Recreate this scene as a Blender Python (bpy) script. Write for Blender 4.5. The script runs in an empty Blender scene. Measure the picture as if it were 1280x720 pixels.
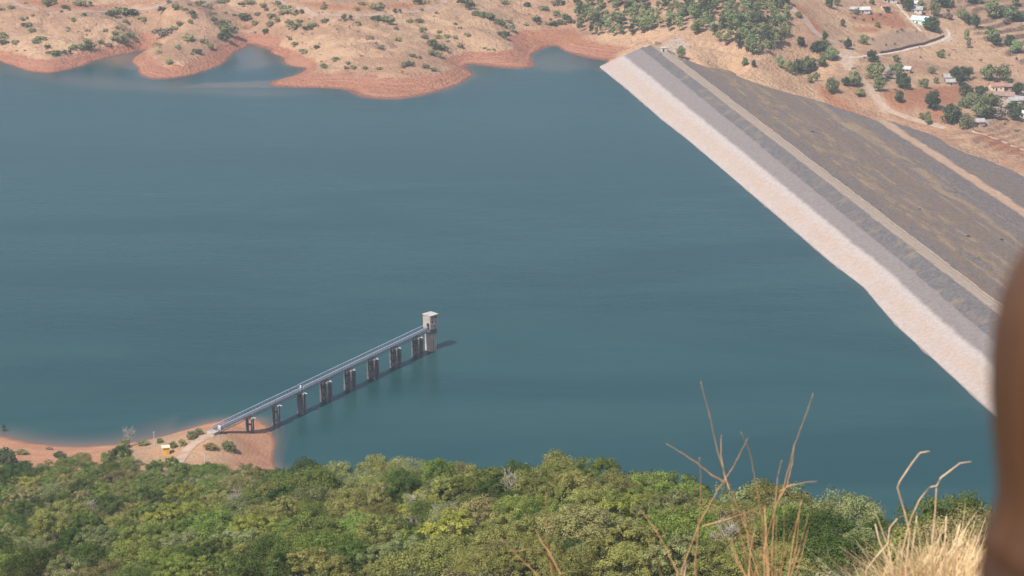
import bpy, bmesh, math, random
import numpy as np
from mathutils import Vector, Matrix, Euler

rng = np.random.default_rng(7)
random.seed(7)
scene = bpy.context.scene
COL = scene.collection

# ------------------------------------------------------------------ camera model
FPX, PITCH, CAMZ = 2800.0, math.radians(17.4), 288.0
CP, SP = math.cos(PITCH), math.sin(PITCH)

def rays(px, py):
    px = np.asarray(px, float); py = np.asarray(py, float)
    u = (px - 640) / FPX; v = (360 - py) / FPX
    return np.stack([u, CP + v * SP, -SP + v * CP], -1)

def P(px, py, z=0.0):
    d = rays(px, py); t = (z - CAMZ) / d[2]
    return np.array([d[0] * t, d[1] * t, z])

def PY(px, py, Y):
    d = rays(px, py); t = Y / d[1]
    return np.array([d[0] * t, Y, CAMZ + d[2] * t])

def pix(p):
    p = np.asarray(p, float)
    x, y, z = p[..., 0], p[..., 1], p[..., 2] - CAMZ
    w = y * CP - z * SP; up = y * SP + z * CP
    return 640 + FPX * x / w, 360 - FPX * up / w

# ------------------------------------------------------------------ mesh helpers
def np_mesh(name, verts, faces, mat=None, attrs=None, smooth=False, fattrs=None):
    """verts (n,3), faces (m,k) with a fixed k"""
    me = bpy.data.meshes.new(name)
    verts = np.asarray(verts, np.float32); faces = np.asarray(faces, np.int32)
    m, k = faces.shape
    me.vertices.add(len(verts)); me.vertices.foreach_set('co', verts.ravel())
    me.loops.add(m * k); me.loops.foreach_set('vertex_index', faces.ravel())
    me.polygons.add(m)
    me.polygons.foreach_set('loop_start', np.arange(0, m * k, k, dtype=np.int32))
    me.polygons.foreach_set('loop_total', np.full(m, k, np.int32))
    if smooth:
        me.polygons.foreach_set('use_smooth', np.ones(m, bool))
    for dom, dct in (('POINT', attrs), ('FACE', fattrs)):
        for an, av in (dct or {}).items():
            a = me.attributes.new(an, 'FLOAT', dom)
            a.data.foreach_set('value', np.asarray(av, np.float32))
    me.update(calc_edges=True)
    if mat: me.materials.append(mat)
    return me

def link(name, me, parent=None, loc=None):
    o = bpy.data.objects.new(name, me); COL.objects.link(o)
    if parent is not None: o.parent = parent
    if loc is not None: o.location = loc
    return o

def tag(o, label=None, cat=None, group=None, kind=None):
    if label: o['label'] = label
    if cat: o['category'] = cat
    if group: o['group'] = group
    if kind: o['kind'] = kind
    return o

def empty(name, loc, rz=0.0):
    o = bpy.data.objects.new(name, None); COL.objects.link(o)
    o.location = loc; o.rotation_euler = (0, 0, rz); o.empty_display_size = 0.5
    return o

class MB:
    """collects solids into one mesh"""
    def __init__(s): s.v = []; s.f = []
    def add(s, vs, fs):
        b = len(s.v); s.v += [tuple(map(float, v)) for v in vs]; s.f += [tuple(b + i for i in f) for f in fs]
    def box(s, cx, cy, cz, sx, sy, sz, rz=0.0, taper=1.0):
        c, n = math.cos(rz), math.sin(rz); vs = []
        for k in (-1, 1):
            t = 1.0 if k < 0 else taper
            for i, j in ((-1, -1), (1, -1), (1, 1), (-1, 1)):
                x, y = i * sx / 2 * t, j * sy / 2 * t
                vs.append((cx + x * c - y * n, cy + x * n + y * c, cz + k * sz / 2))
        s.add(vs, [(3, 2, 1, 0), (4, 5, 6, 7), (0, 1, 5, 4), (1, 2, 6, 5), (2, 3, 7, 6), (3, 0, 4, 7)])
    def tube(s, pts, rad, n=6):
        pts = [Vector(p) for p in pts]
        rad = rad if hasattr(rad, '__len__') else [rad] * len(pts)
        vs = []; up = Vector((0.13, 0.21, 0.97))
        for i, p in enumerate(pts):
            d = (pts[min(i + 1, len(pts) - 1)] - pts[max(i - 1, 0)]).normalized()
            a = d.cross(up)
            if a.length < 1e-3: a = d.cross(Vector((1, 0, 0)))
            a.normalize(); b = d.cross(a)
            for k in range(n):
                t = 2 * math.pi * k / n
                vs.append(p + (a * math.cos(t) + b * math.sin(t)) * rad[i])
        fs = []
        for i in range(len(pts) - 1):
            for k in range(n):
                k2 = (k + 1) % n
                fs.append((i * n + k, i * n + k2, (i + 1) * n + k2, (i + 1) * n + k))
        fs.append(tuple(range(n - 1, -1, -1))); e = (len(pts) - 1) * n
        fs.append(tuple(range(e, e + n)))
        s.add(vs, fs)
    def mesh(s, name, mat, bevel=0.0, smooth=False):
        me = bpy.data.meshes.new(name); me.from_pydata(s.v, [], s.f)
        bm = bmesh.new(); bm.from_mesh(me)
        bmesh.ops.recalc_face_normals(bm, faces=bm.faces)
        if bevel > 0:
            bmesh.ops.bevel(bm, geom=bm.edges[:], offset=bevel, segments=1, affect='EDGES')
        bm.to_mesh(me); bm.free()
        if smooth:
            for p in me.polygons: p.use_smooth = True
        if mat: me.materials.append(mat)
        return me
    def build(s, name, mat, parent=None, bevel=0.0, smooth=False, loc=None):
        return link(name, s.mesh(name, mat, bevel, smooth), parent, loc)

# ------------------------------------------------------------------ materials
class NT:
    def __init__(s, name):
        s.m = bpy.data.materials.new(name); s.m.use_nodes = True
        s.t = s.m.node_tree; s.n = s.t.nodes; s.n.clear()
        s.out = s.n.new('ShaderNodeOutputMaterial')
    def node(s, typ, **kw):
        n = s.n.new(typ)
        for k, v in kw.items(): setattr(n, k, v)
        return n
    def lk(s, a, b): s.t.links.new(a, b)
    def val(s, sock, v):
        if hasattr(v, 'is_output') or hasattr(v, 'links'): s.lk(v, sock)
        else: sock.default_value = v
    def pos(s): return s.node('ShaderNodeNewGeometry').outputs['Position']
    def objco(s): return s.node('ShaderNodeTexCoord').outputs['Object']
    def mapping(s, vec, scale=(1, 1, 1), rot=(0, 0, 0)):
        m = s.node('ShaderNodeMapping'); s.lk(vec, m.inputs['Vector'])
        m.inputs['Scale'].default_value = scale; m.inputs['Rotation'].default_value = rot
        return m.outputs[0]
    def noise(s, vec, scale, detail=4, rough=0.55, dist=0.0):
        n = s.node('ShaderNodeTexNoise'); s.lk(vec, n.inputs['Vector'])
        n.inputs['Scale'].default_value = scale; n.inputs['Detail'].default_value = detail
        n.inputs['Roughness'].default_value = rough; n.inputs['Distortion'].default_value = dist
        return n.outputs['Fac']
    def voronoi(s, vec, scale, out='Distance'):
        n = s.node('ShaderNodeTexVoronoi'); s.lk(vec, n.inputs['Vector']); n.inputs['Scale'].default_value = scale
        return n.outputs[out]
    def attr(s, name):
        return s.node('ShaderNodeAttribute', attribute_name=name).outputs['Fac']
    def rng(s, v, a, b, c=0.0, d=1.0, smooth=True):
        n = s.node('ShaderNodeMapRange'); n.clamp = True
        if smooth: n.interpolation_type = 'SMOOTHSTEP'
        s.val(n.inputs['Value'], v)
        for i, x in enumerate((a, b, c, d)): n.inputs[1 + i].default_value = x
        return n.outputs[0]
    def math(s, op, a, b=0.0):
        n = s.node('ShaderNodeMath', operation=op); s.val(n.inputs[0], a); s.val(n.inputs[1], b)
        return n.outputs[0]
    def mix(s, f, a, b, mode='MIX'):
        n = s.node('ShaderNodeMix', data_type='RGBA', blend_type=mode)
        s.val(n.inputs[0], f)
        for sock, v in ((n.inputs[6], a), (n.inputs[7], b)):
            if isinstance(v, tuple): sock.default_value = (*v[:3], 1)
            else: s.lk(v, sock)
        return n.outputs[2]
    def ramp(s, f, stops, interp='LINEAR'):
        n = s.node('ShaderNodeValToRGB'); r = n.color_ramp; r.interpolation = interp
        while len(r.elements) > 1: r.elements.remove(r.elements[-1])
        for i, (p, c) in enumerate(stops):
            e = r.elements[0] if i == 0 else r.elements.new(p)
            e.position = p; e.color = (*c, 1)
        s.val(n.inputs[0], f)
        return n.outputs[0]
    def bump(s, h, strength=0.5, dist=1.0):
        b = s.node('ShaderNodeBump'); s.lk(h, b.inputs['Height'])
        b.inputs['Strength'].default_value = strength; b.inputs['Distance'].default_value = dist
        return b.outputs[0]
    def principled(s, col, rough=0.9, spec=0.2, normal=None, **kw):
        p = s.node('ShaderNodeBsdfPrincipled')
        if isinstance(col, tuple): p.inputs['Base Color'].default_value = (*col[:3], 1)
        else: s.lk(col, p.inputs['Base Color'])
        s.val(p.inputs['Roughness'], rough); p.inputs['Specular IOR Level'].default_value = spec
        if normal is not None: s.lk(normal, p.inputs['Normal'])
        for k, v in kw.items(): s.val(p.inputs[k.replace('_', ' ')], v)
        s.lk(p.outputs[0], s.out.inputs['Surface'])
        return p

def weathered(name, col, col2, scale=1.5, rough=0.85, bump=0.25, spec=0.2):
    t = NT(name); o = t.objco()
    f = t.noise(o, scale, 6, 0.6); g = t.noise(o, scale * 9, 3, 0.6)
    c = t.mix(t.rng(f, 0.35, 0.68), col, col2)
    c = t.mix(t.rng(g, 0.45, 0.75, 0, 0.35), c, tuple(x * 0.6 for x in col2))
    t.principled(c, rough, spec, t.bump(g, bump, 0.05))
    return t.m

def leaf_material(name, c1, c2, c3, trans=0.3):
    t = NT(name)
    a = t.attr('tint'); oi = t.node('ShaderNodeObjectInfo').outputs['Random']
    c = t.ramp(a, [(0.0, c1), (0.5, c2), (1.0, c3)])
    hsv = t.node('ShaderNodeHueSaturation'); t.lk(c, hsv.inputs['Color'])
    t.lk(t.rng(oi, 0, 1, 0.485, 0.515, False), hsv.inputs['Hue'])
    t.lk(t.rng(t.math('FRACT', t.math('MULTIPLY', oi, 7.31)), 0, 1, 0.80, 1.22, False), hsv.inputs['Value'])
    hsv.inputs['Saturation'].default_value = 1.0
    c = hsv.outputs[0]
    d = t.node('ShaderNodeBsdfDiffuse'); t.lk(c, d.inputs['Color'])
    tr = t.node('ShaderNodeBsdfTranslucent'); t.lk(c, tr.inputs['Color'])
    mx = t.node('ShaderNodeMixShader'); mx.inputs[0].default_value = trans
    t.lk(d.outputs[0], mx.inputs[1]); t.lk(tr.outputs[0], mx.inputs[2])
    t.lk(mx.outputs[0], t.out.inputs['Surface'])
    return t.m

LEAF = {
    'bright green': leaf_material('leaf_bright_green', (0.095, 0.139, 0.029), (0.168, 0.219, 0.048), (0.264, 0.311, 0.083)),
    'yellow green': leaf_material('leaf_yellow_green', (0.145, 0.161, 0.031), (0.258, 0.266, 0.053), (0.405, 0.398, 0.097)),
    'dark green': leaf_material('leaf_dark_green', (0.043, 0.066, 0.017), (0.076, 0.111, 0.029), (0.125, 0.166, 0.045)),
    'olive': leaf_material('leaf_olive', (0.123, 0.130, 0.036), (0.212, 0.211, 0.064), (0.329, 0.316, 0.101)),
    'grey green': leaf_material('leaf_grey_green', (0.123, 0.143, 0.054), (0.206, 0.223, 0.089), (0.324, 0.335, 0.145)),
    'brownish': leaf_material('leaf_brownish', (0.141, 0.130, 0.051), (0.223, 0.198, 0.079), (0.340, 0.297, 0.125)),
    'mid green': leaf_material('leaf_mid_green', (0.076, 0.104, 0.025), (0.137, 0.170, 0.043), (0.224, 0.259, 0.072)),
    'far dark': leaf_material('leaf_far_dark', (0.052, 0.070, 0.032), (0.087, 0.107, 0.049), (0.137, 0.152, 0.069)),
    'far mid': leaf_material('leaf_far_mid', (0.139, 0.156, 0.068), (0.219, 0.226, 0.101), (0.308, 0.305, 0.140)),
    'far pale': leaf_material('leaf_far_pale', (0.190, 0.204, 0.090), (0.278, 0.286, 0.128), (0.388, 0.382, 0.178)),
    'wood green': leaf_material('leaf_wood_green', (0.147, 0.193, 0.082), (0.242, 0.287, 0.124), (0.347, 0.389, 0.179)),
    'bare twigs': leaf_material('leaf_bare_twigs', (0.148, 0.112, 0.083), (0.207, 0.161, 0.118), (0.274, 0.217, 0.163), 0.05),
}
BARK = weathered('bark', (.20, .15, .11), (.10, .075, .055), 2.0, 0.9)
PALEBARK = weathered('pale_bark', (.42, .37, .31), (.25, .21, .17), 2.0, 0.9)
ORANGEBARK = weathered('orange_bark', (.32, .19, .11), (.20, .12, .075), 3.0, 0.9)

# ------------------------------------------------------------------ outlines read off the photograph (water level = 0)
FAR_SHORE = [(0,76),(19,83),(41,90),(59,91.2),(78,88.5),(107,80.6),(122,75),(142,70),(161,66.5),(176,63),(180,65.6),(165,76),(172,84),(178,95.6),
    (191,99),(210,98.6),(228,95.6),(249,91),(271,83.4),(284,75),(294,64.7),(305,60),(314,55),(324,59),(339,64.7),(350,70),(355,77),(363,82.5),
    (382,85),(374,92),(361,96.6),(341,101),(336,105),(342,109),(369,109.3),(406,110),(420,110.6),(433,112.5),(441,117),(454,122),(476,124),(499,124),
    (525,120),(547.5,114),(566,108),(583,99.4),(590,94),(587,89),(582,85),(586,80),(604,81.6),(630,85),(650,85.9),(671,82),(666,77),(664,69),(674,63),
    (687,58),(698,58),(709,64.7),(724,70),(745,74),(764,77)]
BAND_TOP = [(0,62),(19,67),(37.5,72),(62,75),(90,68),(116,63),(139,58),(157.5,56),(176,47),(195,44),(199,50.6),(184,62),(187.5,70),(206,80.6),(231,80.6),
    (234,77),(256,67.5),(275,56),(292,49),(305,35.6),(322,35.6),(335,44),(359,52.5),(372.5,64),(389,74),(399,91),(420,92),(440,90),(452,92),(482,96.6),
    (504,97.5),(540,95),(557,90),(568,82.5),(562,70),(583,65),(609,65),(641,60),(637,47),(647,39),(677,37),(715,35.5),(719,49),(745,52.5),(771,56),(799,59.5)]
far_shore = np.array([P(*q)[:2] for q in FAR_SHORE])
NEAR_SHORE_PX = [(341,578),(343,560),(341,545),(337,535),(322,524.5),(300,524.5),(280,526),(258,529.5),(230,538),(205,545),(180,550),(150,555),(125,557),(100,558),(60,556),(30,552),(0,545)]
near_vis = np.array([P(*q)[:2] for q in NEAR_SHORE_PX])
near_hidden = np.array([(330,560),(258,592),(200,600),(130,612),(60,622),(0,638),(-40,660),(-68,690)], float)

# dam frame: s runs along the crest from the far abutment, u across it towards the valley
DO = P(826, 66, 13.0); DO2 = P(1204, 358, 13.0)
DA = (DO2 - DO)[:2]; DA /= np.linalg.norm(DA); DN = np.array([-DA[1], DA[0]])
ZC = 13.0
def dam_xy(s, u): return DO[0] + DA[0] * s + DN[0] * u, DO[1] + DA[1] * s + DN[1] * u
def dam_su(x, y): return (x - DO[0]) * DA[0] + (y - DO[1]) * DA[1], (x - DO[0]) * DN[0] + (y - DO[1]) * DN[1]
WS = np.array([-60, -23, 37, 121, 174, 247, 325, 405, 447, 476, 501, 540, 600, 700, 900.])
WU = np.array([33, 33, 31.4, 31.2, 29.4, 28.9, 28.3, 28.0, 26.2, 29, 30.8, 31.2, 32, 32, 32.])
def waterline(s): return np.interp(s, WS, WU)
dam_wl = np.array([dam_xy(s, -waterline(s)) for s in (-18, 37, 121, 174, 247, 325, 405, 447, 476, 501, 540, 600, 700, 770)])
LAKE = np.vstack([[(-1000, P(0, 76)[1] + 8)], [(-480, P(0, 76)[1] + 5)], far_shore, dam_wl, near_hidden, near_vis, [(-300, near_vis[-1][1] + 25)], [(-1000, near_vis[-1][1] + 45)]])

def lake_sd(x, y):
    """signed distance to the lake outline, negative on the water"""
    x = np.asarray(x, float).ravel(); y = np.asarray(y, float).ravel()
    a = LAKE; b = np.roll(LAKE, -1, 0)
    best = np.full(x.shape, 1e18); inside = np.zeros(x.shape, bool)
    for (ax, ay), (bx, by) in zip(a, b):
        dx, dy = bx - ax, by - ay
        t = np.clip(((x - ax) * dx + (y - ay) * dy) / (dx * dx + dy * dy + 1e-12), 0, 1)
        best = np.minimum(best, (x - ax - t * dx) ** 2 + (y - ay - t * dy) ** 2)
        if ay != by:
            c = ((ay > y) != (by > y)) & (x < (bx - ax) * (y - ay) / (by - ay) + ax)
            inside ^= c
    d = np.sqrt(best)
    return np.where(inside, -d, d)

class TPS:
    def __init__(s, pts, lam=1e-4, sc=300.0):
        p = np.array(pts, float); s.sc = sc
        s.c = p[:, :2] / sc; n = len(p)
        A = np.zeros((n + 3, n + 3)); A[:n, :n] = s.k(s.c, s.c) + lam * np.eye(n)
        A[:n, n] = 1; A[:n, n + 1:] = s.c; A[n, :n] = 1; A[n + 1:, :n] = s.c.T
        s.w = np.linalg.solve(A, np.concatenate([p[:, 2], np.zeros(3)]))
    @staticmethod
    def k(a, b):
        r2 = ((a[:, None, :] - b[None]) ** 2).sum(-1) + 1e-12
        return 0.5 * r2 * np.log(r2)
    def __call__(s, x, y):
        x = np.asarray(x, float); sh = x.shape
        q = np.stack([x.ravel(), np.asarray(y, float).ravel()], -1) / s.sc
        out = np.empty(len(q))
        for i in range(0, len(q), 20000):
            b = q[i:i + 20000]
            out[i:i + 20000] = s.k(b, s.c) @ s.w[:-3] + s.w[-3] + b @ s.w[-2:]
        return out.reshape(sh)

def vnoise(x, y, scale, seed=0, octaves=4):
    """value noise in plain numpy"""
    r = np.random.default_rng(seed); tab = r.random((256, 256)); out = 0; amp = 1; tot = 0
    for o in range(octaves):
        xs, ys = np.asarray(x) / scale * 2 ** o + 31.7 * o, np.asarray(y) / scale * 2 ** o + 17.3 * o
        xi, yi = np.floor(xs).astype(int), np.floor(ys).astype(int); fx, fy = xs - xi, ys - yi
        fx = fx * fx * (3 - 2 * fx); fy = fy * fy * (3 - 2 * fy)
        g = lambda i, j: tab[(xi + i) % 256, (yi + j) % 256]
        out = out + amp * ((g(0, 0) * (1 - fx) + g(1, 0) * fx) * (1 - fy) + (g(0, 1) * (1 - fx) + g(1, 1) * fx) * fy)
        tot += amp; amp *= 0.5
    return out / tot - 0.5

# ------------------------------------------------------------------ terrain heights
ctl = []
for q in FAR_SHORE: ctl.append(P(*q, 0.0))
for q in BAND_TOP: ctl.append(P(*q, 5.0))
HILL = [(100,40,13),(60,45,12),(20,40,12),(0,0,22),(100,0,23),(150,30,16),(200,25,15),(200,0,22),(240,40,12),(260,15,17),(290,0,15),(303,18,9.5),(330,22,13),(360,40,13),(400,22,19),(400,0,24),
    (440,60,14),(420,75,9),(470,40,17),(500,0,24),(500,70,11),(530,55,11),(548,80,7),(560,60,9),(520,30,16),(600,45,12),(620,22,14),(570,0,21),(600,10,18),(630,30,10),(660,10,13),(700,0,17),(690,20,10),
    (760,30,12),(760,0,19),(740,45,7),(800,40,12),(830,55,13),(830,20,18),(850,0,23),(900,55,14.5),(880,72,11.5),(930,80,8),(900,20,21),(960,60,12),(940,40,17),(980,20,17),(1000,0,19),
    (960,88,4),(1000,95,-2),(1040,100,-6),(1060,80,-5),(1060,40,1),(1060,0,10),(1120,130,-13),(1120,90,-10),(1120,50,-5),(1120,10,3),(1165,115,-15),(1165,60,-11),(1165,0,0),
    (1210,150,-20),(1220,100,-18),(1220,50,-13),(1220,0,-3),(1280,185,-29),(1280,150,-25),(1280,110,-21),(1280,50,-14),(1280,0,-5),(1210,180,-25),(1380,120,-24),(1380,30,-12),(1380,200,-33),
    (-120,60,9),(-120,10,20),(-120,80,3)]
for x, y, z in HILL: ctl.append(P(x, y, z))
GROIN = [(871,81,9.8),(920,92,2.2),(976,98,-8.9),(1035,130,-11.7),(1090,149,-17.9),(1145,178,-20.4),(1162,174,-25.9),(1220,200,-29),(1280,229,-33)]
for x, y, z in GROIN: ctl.append(P(x, y, z - 0.3))
for s_, u_, z_ in [(-12,-30,2.2),(-8,-18,6.5),(-3,-6,11),(0,3,12.8),(30,2,9),(60,0,4),(120,-10,-8),(120,60,-10),(200,0,-22),(200,80,-26),(300,0,-38),(300,100,-34),(450,0,-45),(450,100,-38),(600,0,-45),(600,100,-40),(750,100,-40),(300,170,-38),(450,190,-40),(600,200,-42)]:
    x, y = dam_xy(s_, u_); ctl.append((x, y, z_))
for x, y, z in [(-700,1700,40),(-300,1850,45),(0,1900,48),(300,1900,30),(700,1800,0),(-700,2300,80),(0,2400,90),(600,2300,60),(-800,1450,10),(900,1400,-20),(900,1000,-40),(600,800,-45)]:
    ctl.append((x, y, z))
FARZ = TPS(ctl, 2e-5)

def far_height(x, y):
    z = FARZ(x, y)
    sd = lake_sd(x, y).reshape(np.shape(x))
    z = z + vnoise(x, y, 60, 3, 4) * np.clip((z - 4) * 0.32, 0, 4.4) - np.clip(1 - np.abs(vnoise(x, y, 55, 61, 4)) / .05, 0, 1) * np.clip((z - 5) * .3, 0, 2.3) + vnoise(x, y, 9, 4, 3) * np.clip((z + 60) * 0.1, 0.1, 0.6)
    s, u = dam_su(x, y)
    sg = np.interp(u, [-40, -33, -25, -7, 0, 3], [-22, -24, -27, -26, -22, -10])
    wq = np.clip((s - sg) / 9 + .5, 0, 1); wq = wq * wq * (3 - 2 * wq)
    dz = ZC + np.minimum(u, 0) * ZC / waterline(s)
    zz = np.maximum(z, dz + .25) * (1 - wq) + np.minimum(z, dz - 1.6) * wq
    z = np.where((u > -40) & (u < 3) & (s < 700) & (s > -40), zz, z)
    dry = (sd > 0) & ~((u > -45) & (s > -30))
    z = np.where(dry & (u < -20), np.maximum(z, 0.10 * np.clip(sd, 0, 18) + 0.02), z)
    z = np.where(sd <= 0, np.minimum(z, -0.12 * np.clip(-sd, 0, 60) - 0.02), z)
    return z

# near hillside: rows of (px, py, Y, height of the canopy above the ground)
nctl = []
for px, py, Y, h in [(-60,720,310,5),(0,720,300,5),(150,720,285,5),(300,720,268,5),(450,720,250,5),(600,720,230,5),(750,720,212,5),(900,720,196,5),(1100,720,180,5),(1280,720,170,5),(1400,720,165,5),
        (0,660,410,5),(150,655,400,5),(300,655,375,5),(450,655,340,5),(600,655,305,5),(750,655,282,5),(900,660,258,5),(1100,680,230,5),(1280,680,205,5),
        (0,615,560,4),(100,615,570,4),(200,615,560,4),(300,615,520,4),(400,615,480,4),
        (345,588,640,5),(400,590,600,5),(480,588,560,6),(560,592,500,6),(640,595,450,6),(720,600,415,6),(800,603,390,6),(900,612,350,6),(1000,634,325,6),(1100,640,290,6),(1200,640,265,6),(1290,655,245,6)]:
    p = PY(px, py, Y); nctl.append((p[0], p[1], p[2] - h))
for px, py, dz, dy in [(480,588,-38,60),(640,595,-48,80),(800,603,-55,90),(900,612,-60,90),(1000,634,-60,90),(1200,640,-60,90)]:
    Y = {480:560,640:450,800:390,900:350,1000:325,1200:265}[px]; p = PY(px, py, Y); nctl.append((p[0], p[1] + dy, p[2] - 6 + dz))
for q in NEAR_SHORE_PX: nctl.append(P(*q, 0.0))
for x, y, z in [(268,545,8.6),(250,548,8.4),(225,550,6.6),(208,568,5.5),(228,575,7.0),(215,582,8.5),(312,539.4,2.4),(296,541,5.2),(282,546,7.6),(320,560,2.4),(335,570,0.7),(325,577,2.2),(290,575,6.5),(288,560,6.6),(262,562,8.4),(180,560,3.5),(150,570,4.5),(100,572,3.5),(40,570,3.2),(0,562,2.5),(0,588,7),(60,585,6),(130,578,5.5),(250,585,10),(300,585,9),(170,578,6.5)]:
    nctl.append(P(x, y, z))
for x, y in near_hidden: nctl.append((x, y, 0.0))
for X in (-400, -220, -60, 0, 60, 220, 400):
    w = abs(X) / 400
    for Y, z in [(-25,291),(0,286.4),(1.8,285.85),(11,282.35),(30,272.5),(60,256.5),(100,234.5),(140,212)]:
        nctl.append((X, Y, z - (0 if Y < 40 else 10 * w)))
nctl += [(-430,760,12),(-430,600,60),(-430,400,120),(430,400,90),(430,600,30),(240,590,16),(300,620,14)]
NEARZ = TPS(nctl, 2e-5)
def near_height(x, y):
    z = NEARZ(x, y)
    sd = lake_sd(x, y).reshape(np.shape(x))
    far = np.clip((np.asarray(y) - 60) / 100, 0, 1)
    z = z + vnoise(x, y, 40, 8, 3) * np.clip(z * 0.05, 0, 3.0) * far + vnoise(x, y, 6, 9, 3) * 0.35 * np.clip(np.asarray(y) / 40 , 0.05, 1)
    z = np.where(sd > 0, np.maximum(z, 0.10 * np.clip(sd, 0, 12) + 0.02), np.minimum(z, -0.15 * np.clip(-sd, 0, 40) - 0.02))
    return z

def grid_mesh(name, xs, ys, hf, mat, extra=None):
    X, Y = np.meshgrid(xs, ys); Z = hf(X, Y)
    nx, ny = len(xs), len(ys)
    v = np.stack([X.ravel(), Y.ravel(), Z.ravel()], -1)
    i = np.arange(nx * ny).reshape(ny, nx)
    f = np.stack([i[:-1, :-1].ravel(), i[:-1, 1:].ravel(), i[1:, 1:].ravel(), i[1:, :-1].ravel()], -1)
    return v, f, X, Y, Z

class Height:
    """bilinear lookup in a grid that has been evaluated once"""
    def __init__(s, xs, ys, Z): s.x, s.y, s.Z = xs, ys, Z
    def __call__(s, x, y):
        x = np.asarray(x, float); y = np.asarray(y, float)
        i = np.clip(np.searchsorted(s.x, x) - 1, 0, len(s.x) - 2); j = np.clip(np.searchsorted(s.y, y) - 1, 0, len(s.y) - 2)
        fx = np.clip((x - s.x[i]) / (s.x[i + 1] - s.x[i]), 0, 1); fy = np.clip((y - s.y[j]) / (s.y[j + 1] - s.y[j]), 0, 1)
        Z = s.Z
        return (Z[j, i] * (1 - fx) + Z[j, i + 1] * fx) * (1 - fy) + (Z[j + 1, i] * (1 - fx) + Z[j + 1, i + 1] * fx) * fy

def onto(h, px, py, y0, y1, n=4000):
    """where the line of sight through a pixel of the photograph meets the ground"""
    Y = np.linspace(y0, y1, n); d = rays(px, py); t = Y / d[1]
    X = d[0] * t; z = CAMZ + d[2] * t
    below = z <= h(X, Y)
    if not below.any(): return None
    k = int(np.argmax(below))
    return np.array([X[k], Y[k], float(h(X[k], Y[k]))])

def poly_mask(px, py, poly):
    inside = np.zeros(px.shape, bool); n = len(poly)
    for (ax, ay), (bx, by) in zip(poly, poly[1:] + poly[:1]):
        if ay != by:
            inside ^= ((ay > py) != (by > py)) & (px < (bx - ax) * (py - ay) / (by - ay) + ax)
    return inside

def blur(Z, n=2):
    for _ in range(n):
        Z = (np.roll(Z, 1, 0) + np.roll(Z, -1, 0) + np.roll(Z, 1, 1) + np.roll(Z, -1, 1) + 2 * Z) / 6
    return Z

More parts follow.
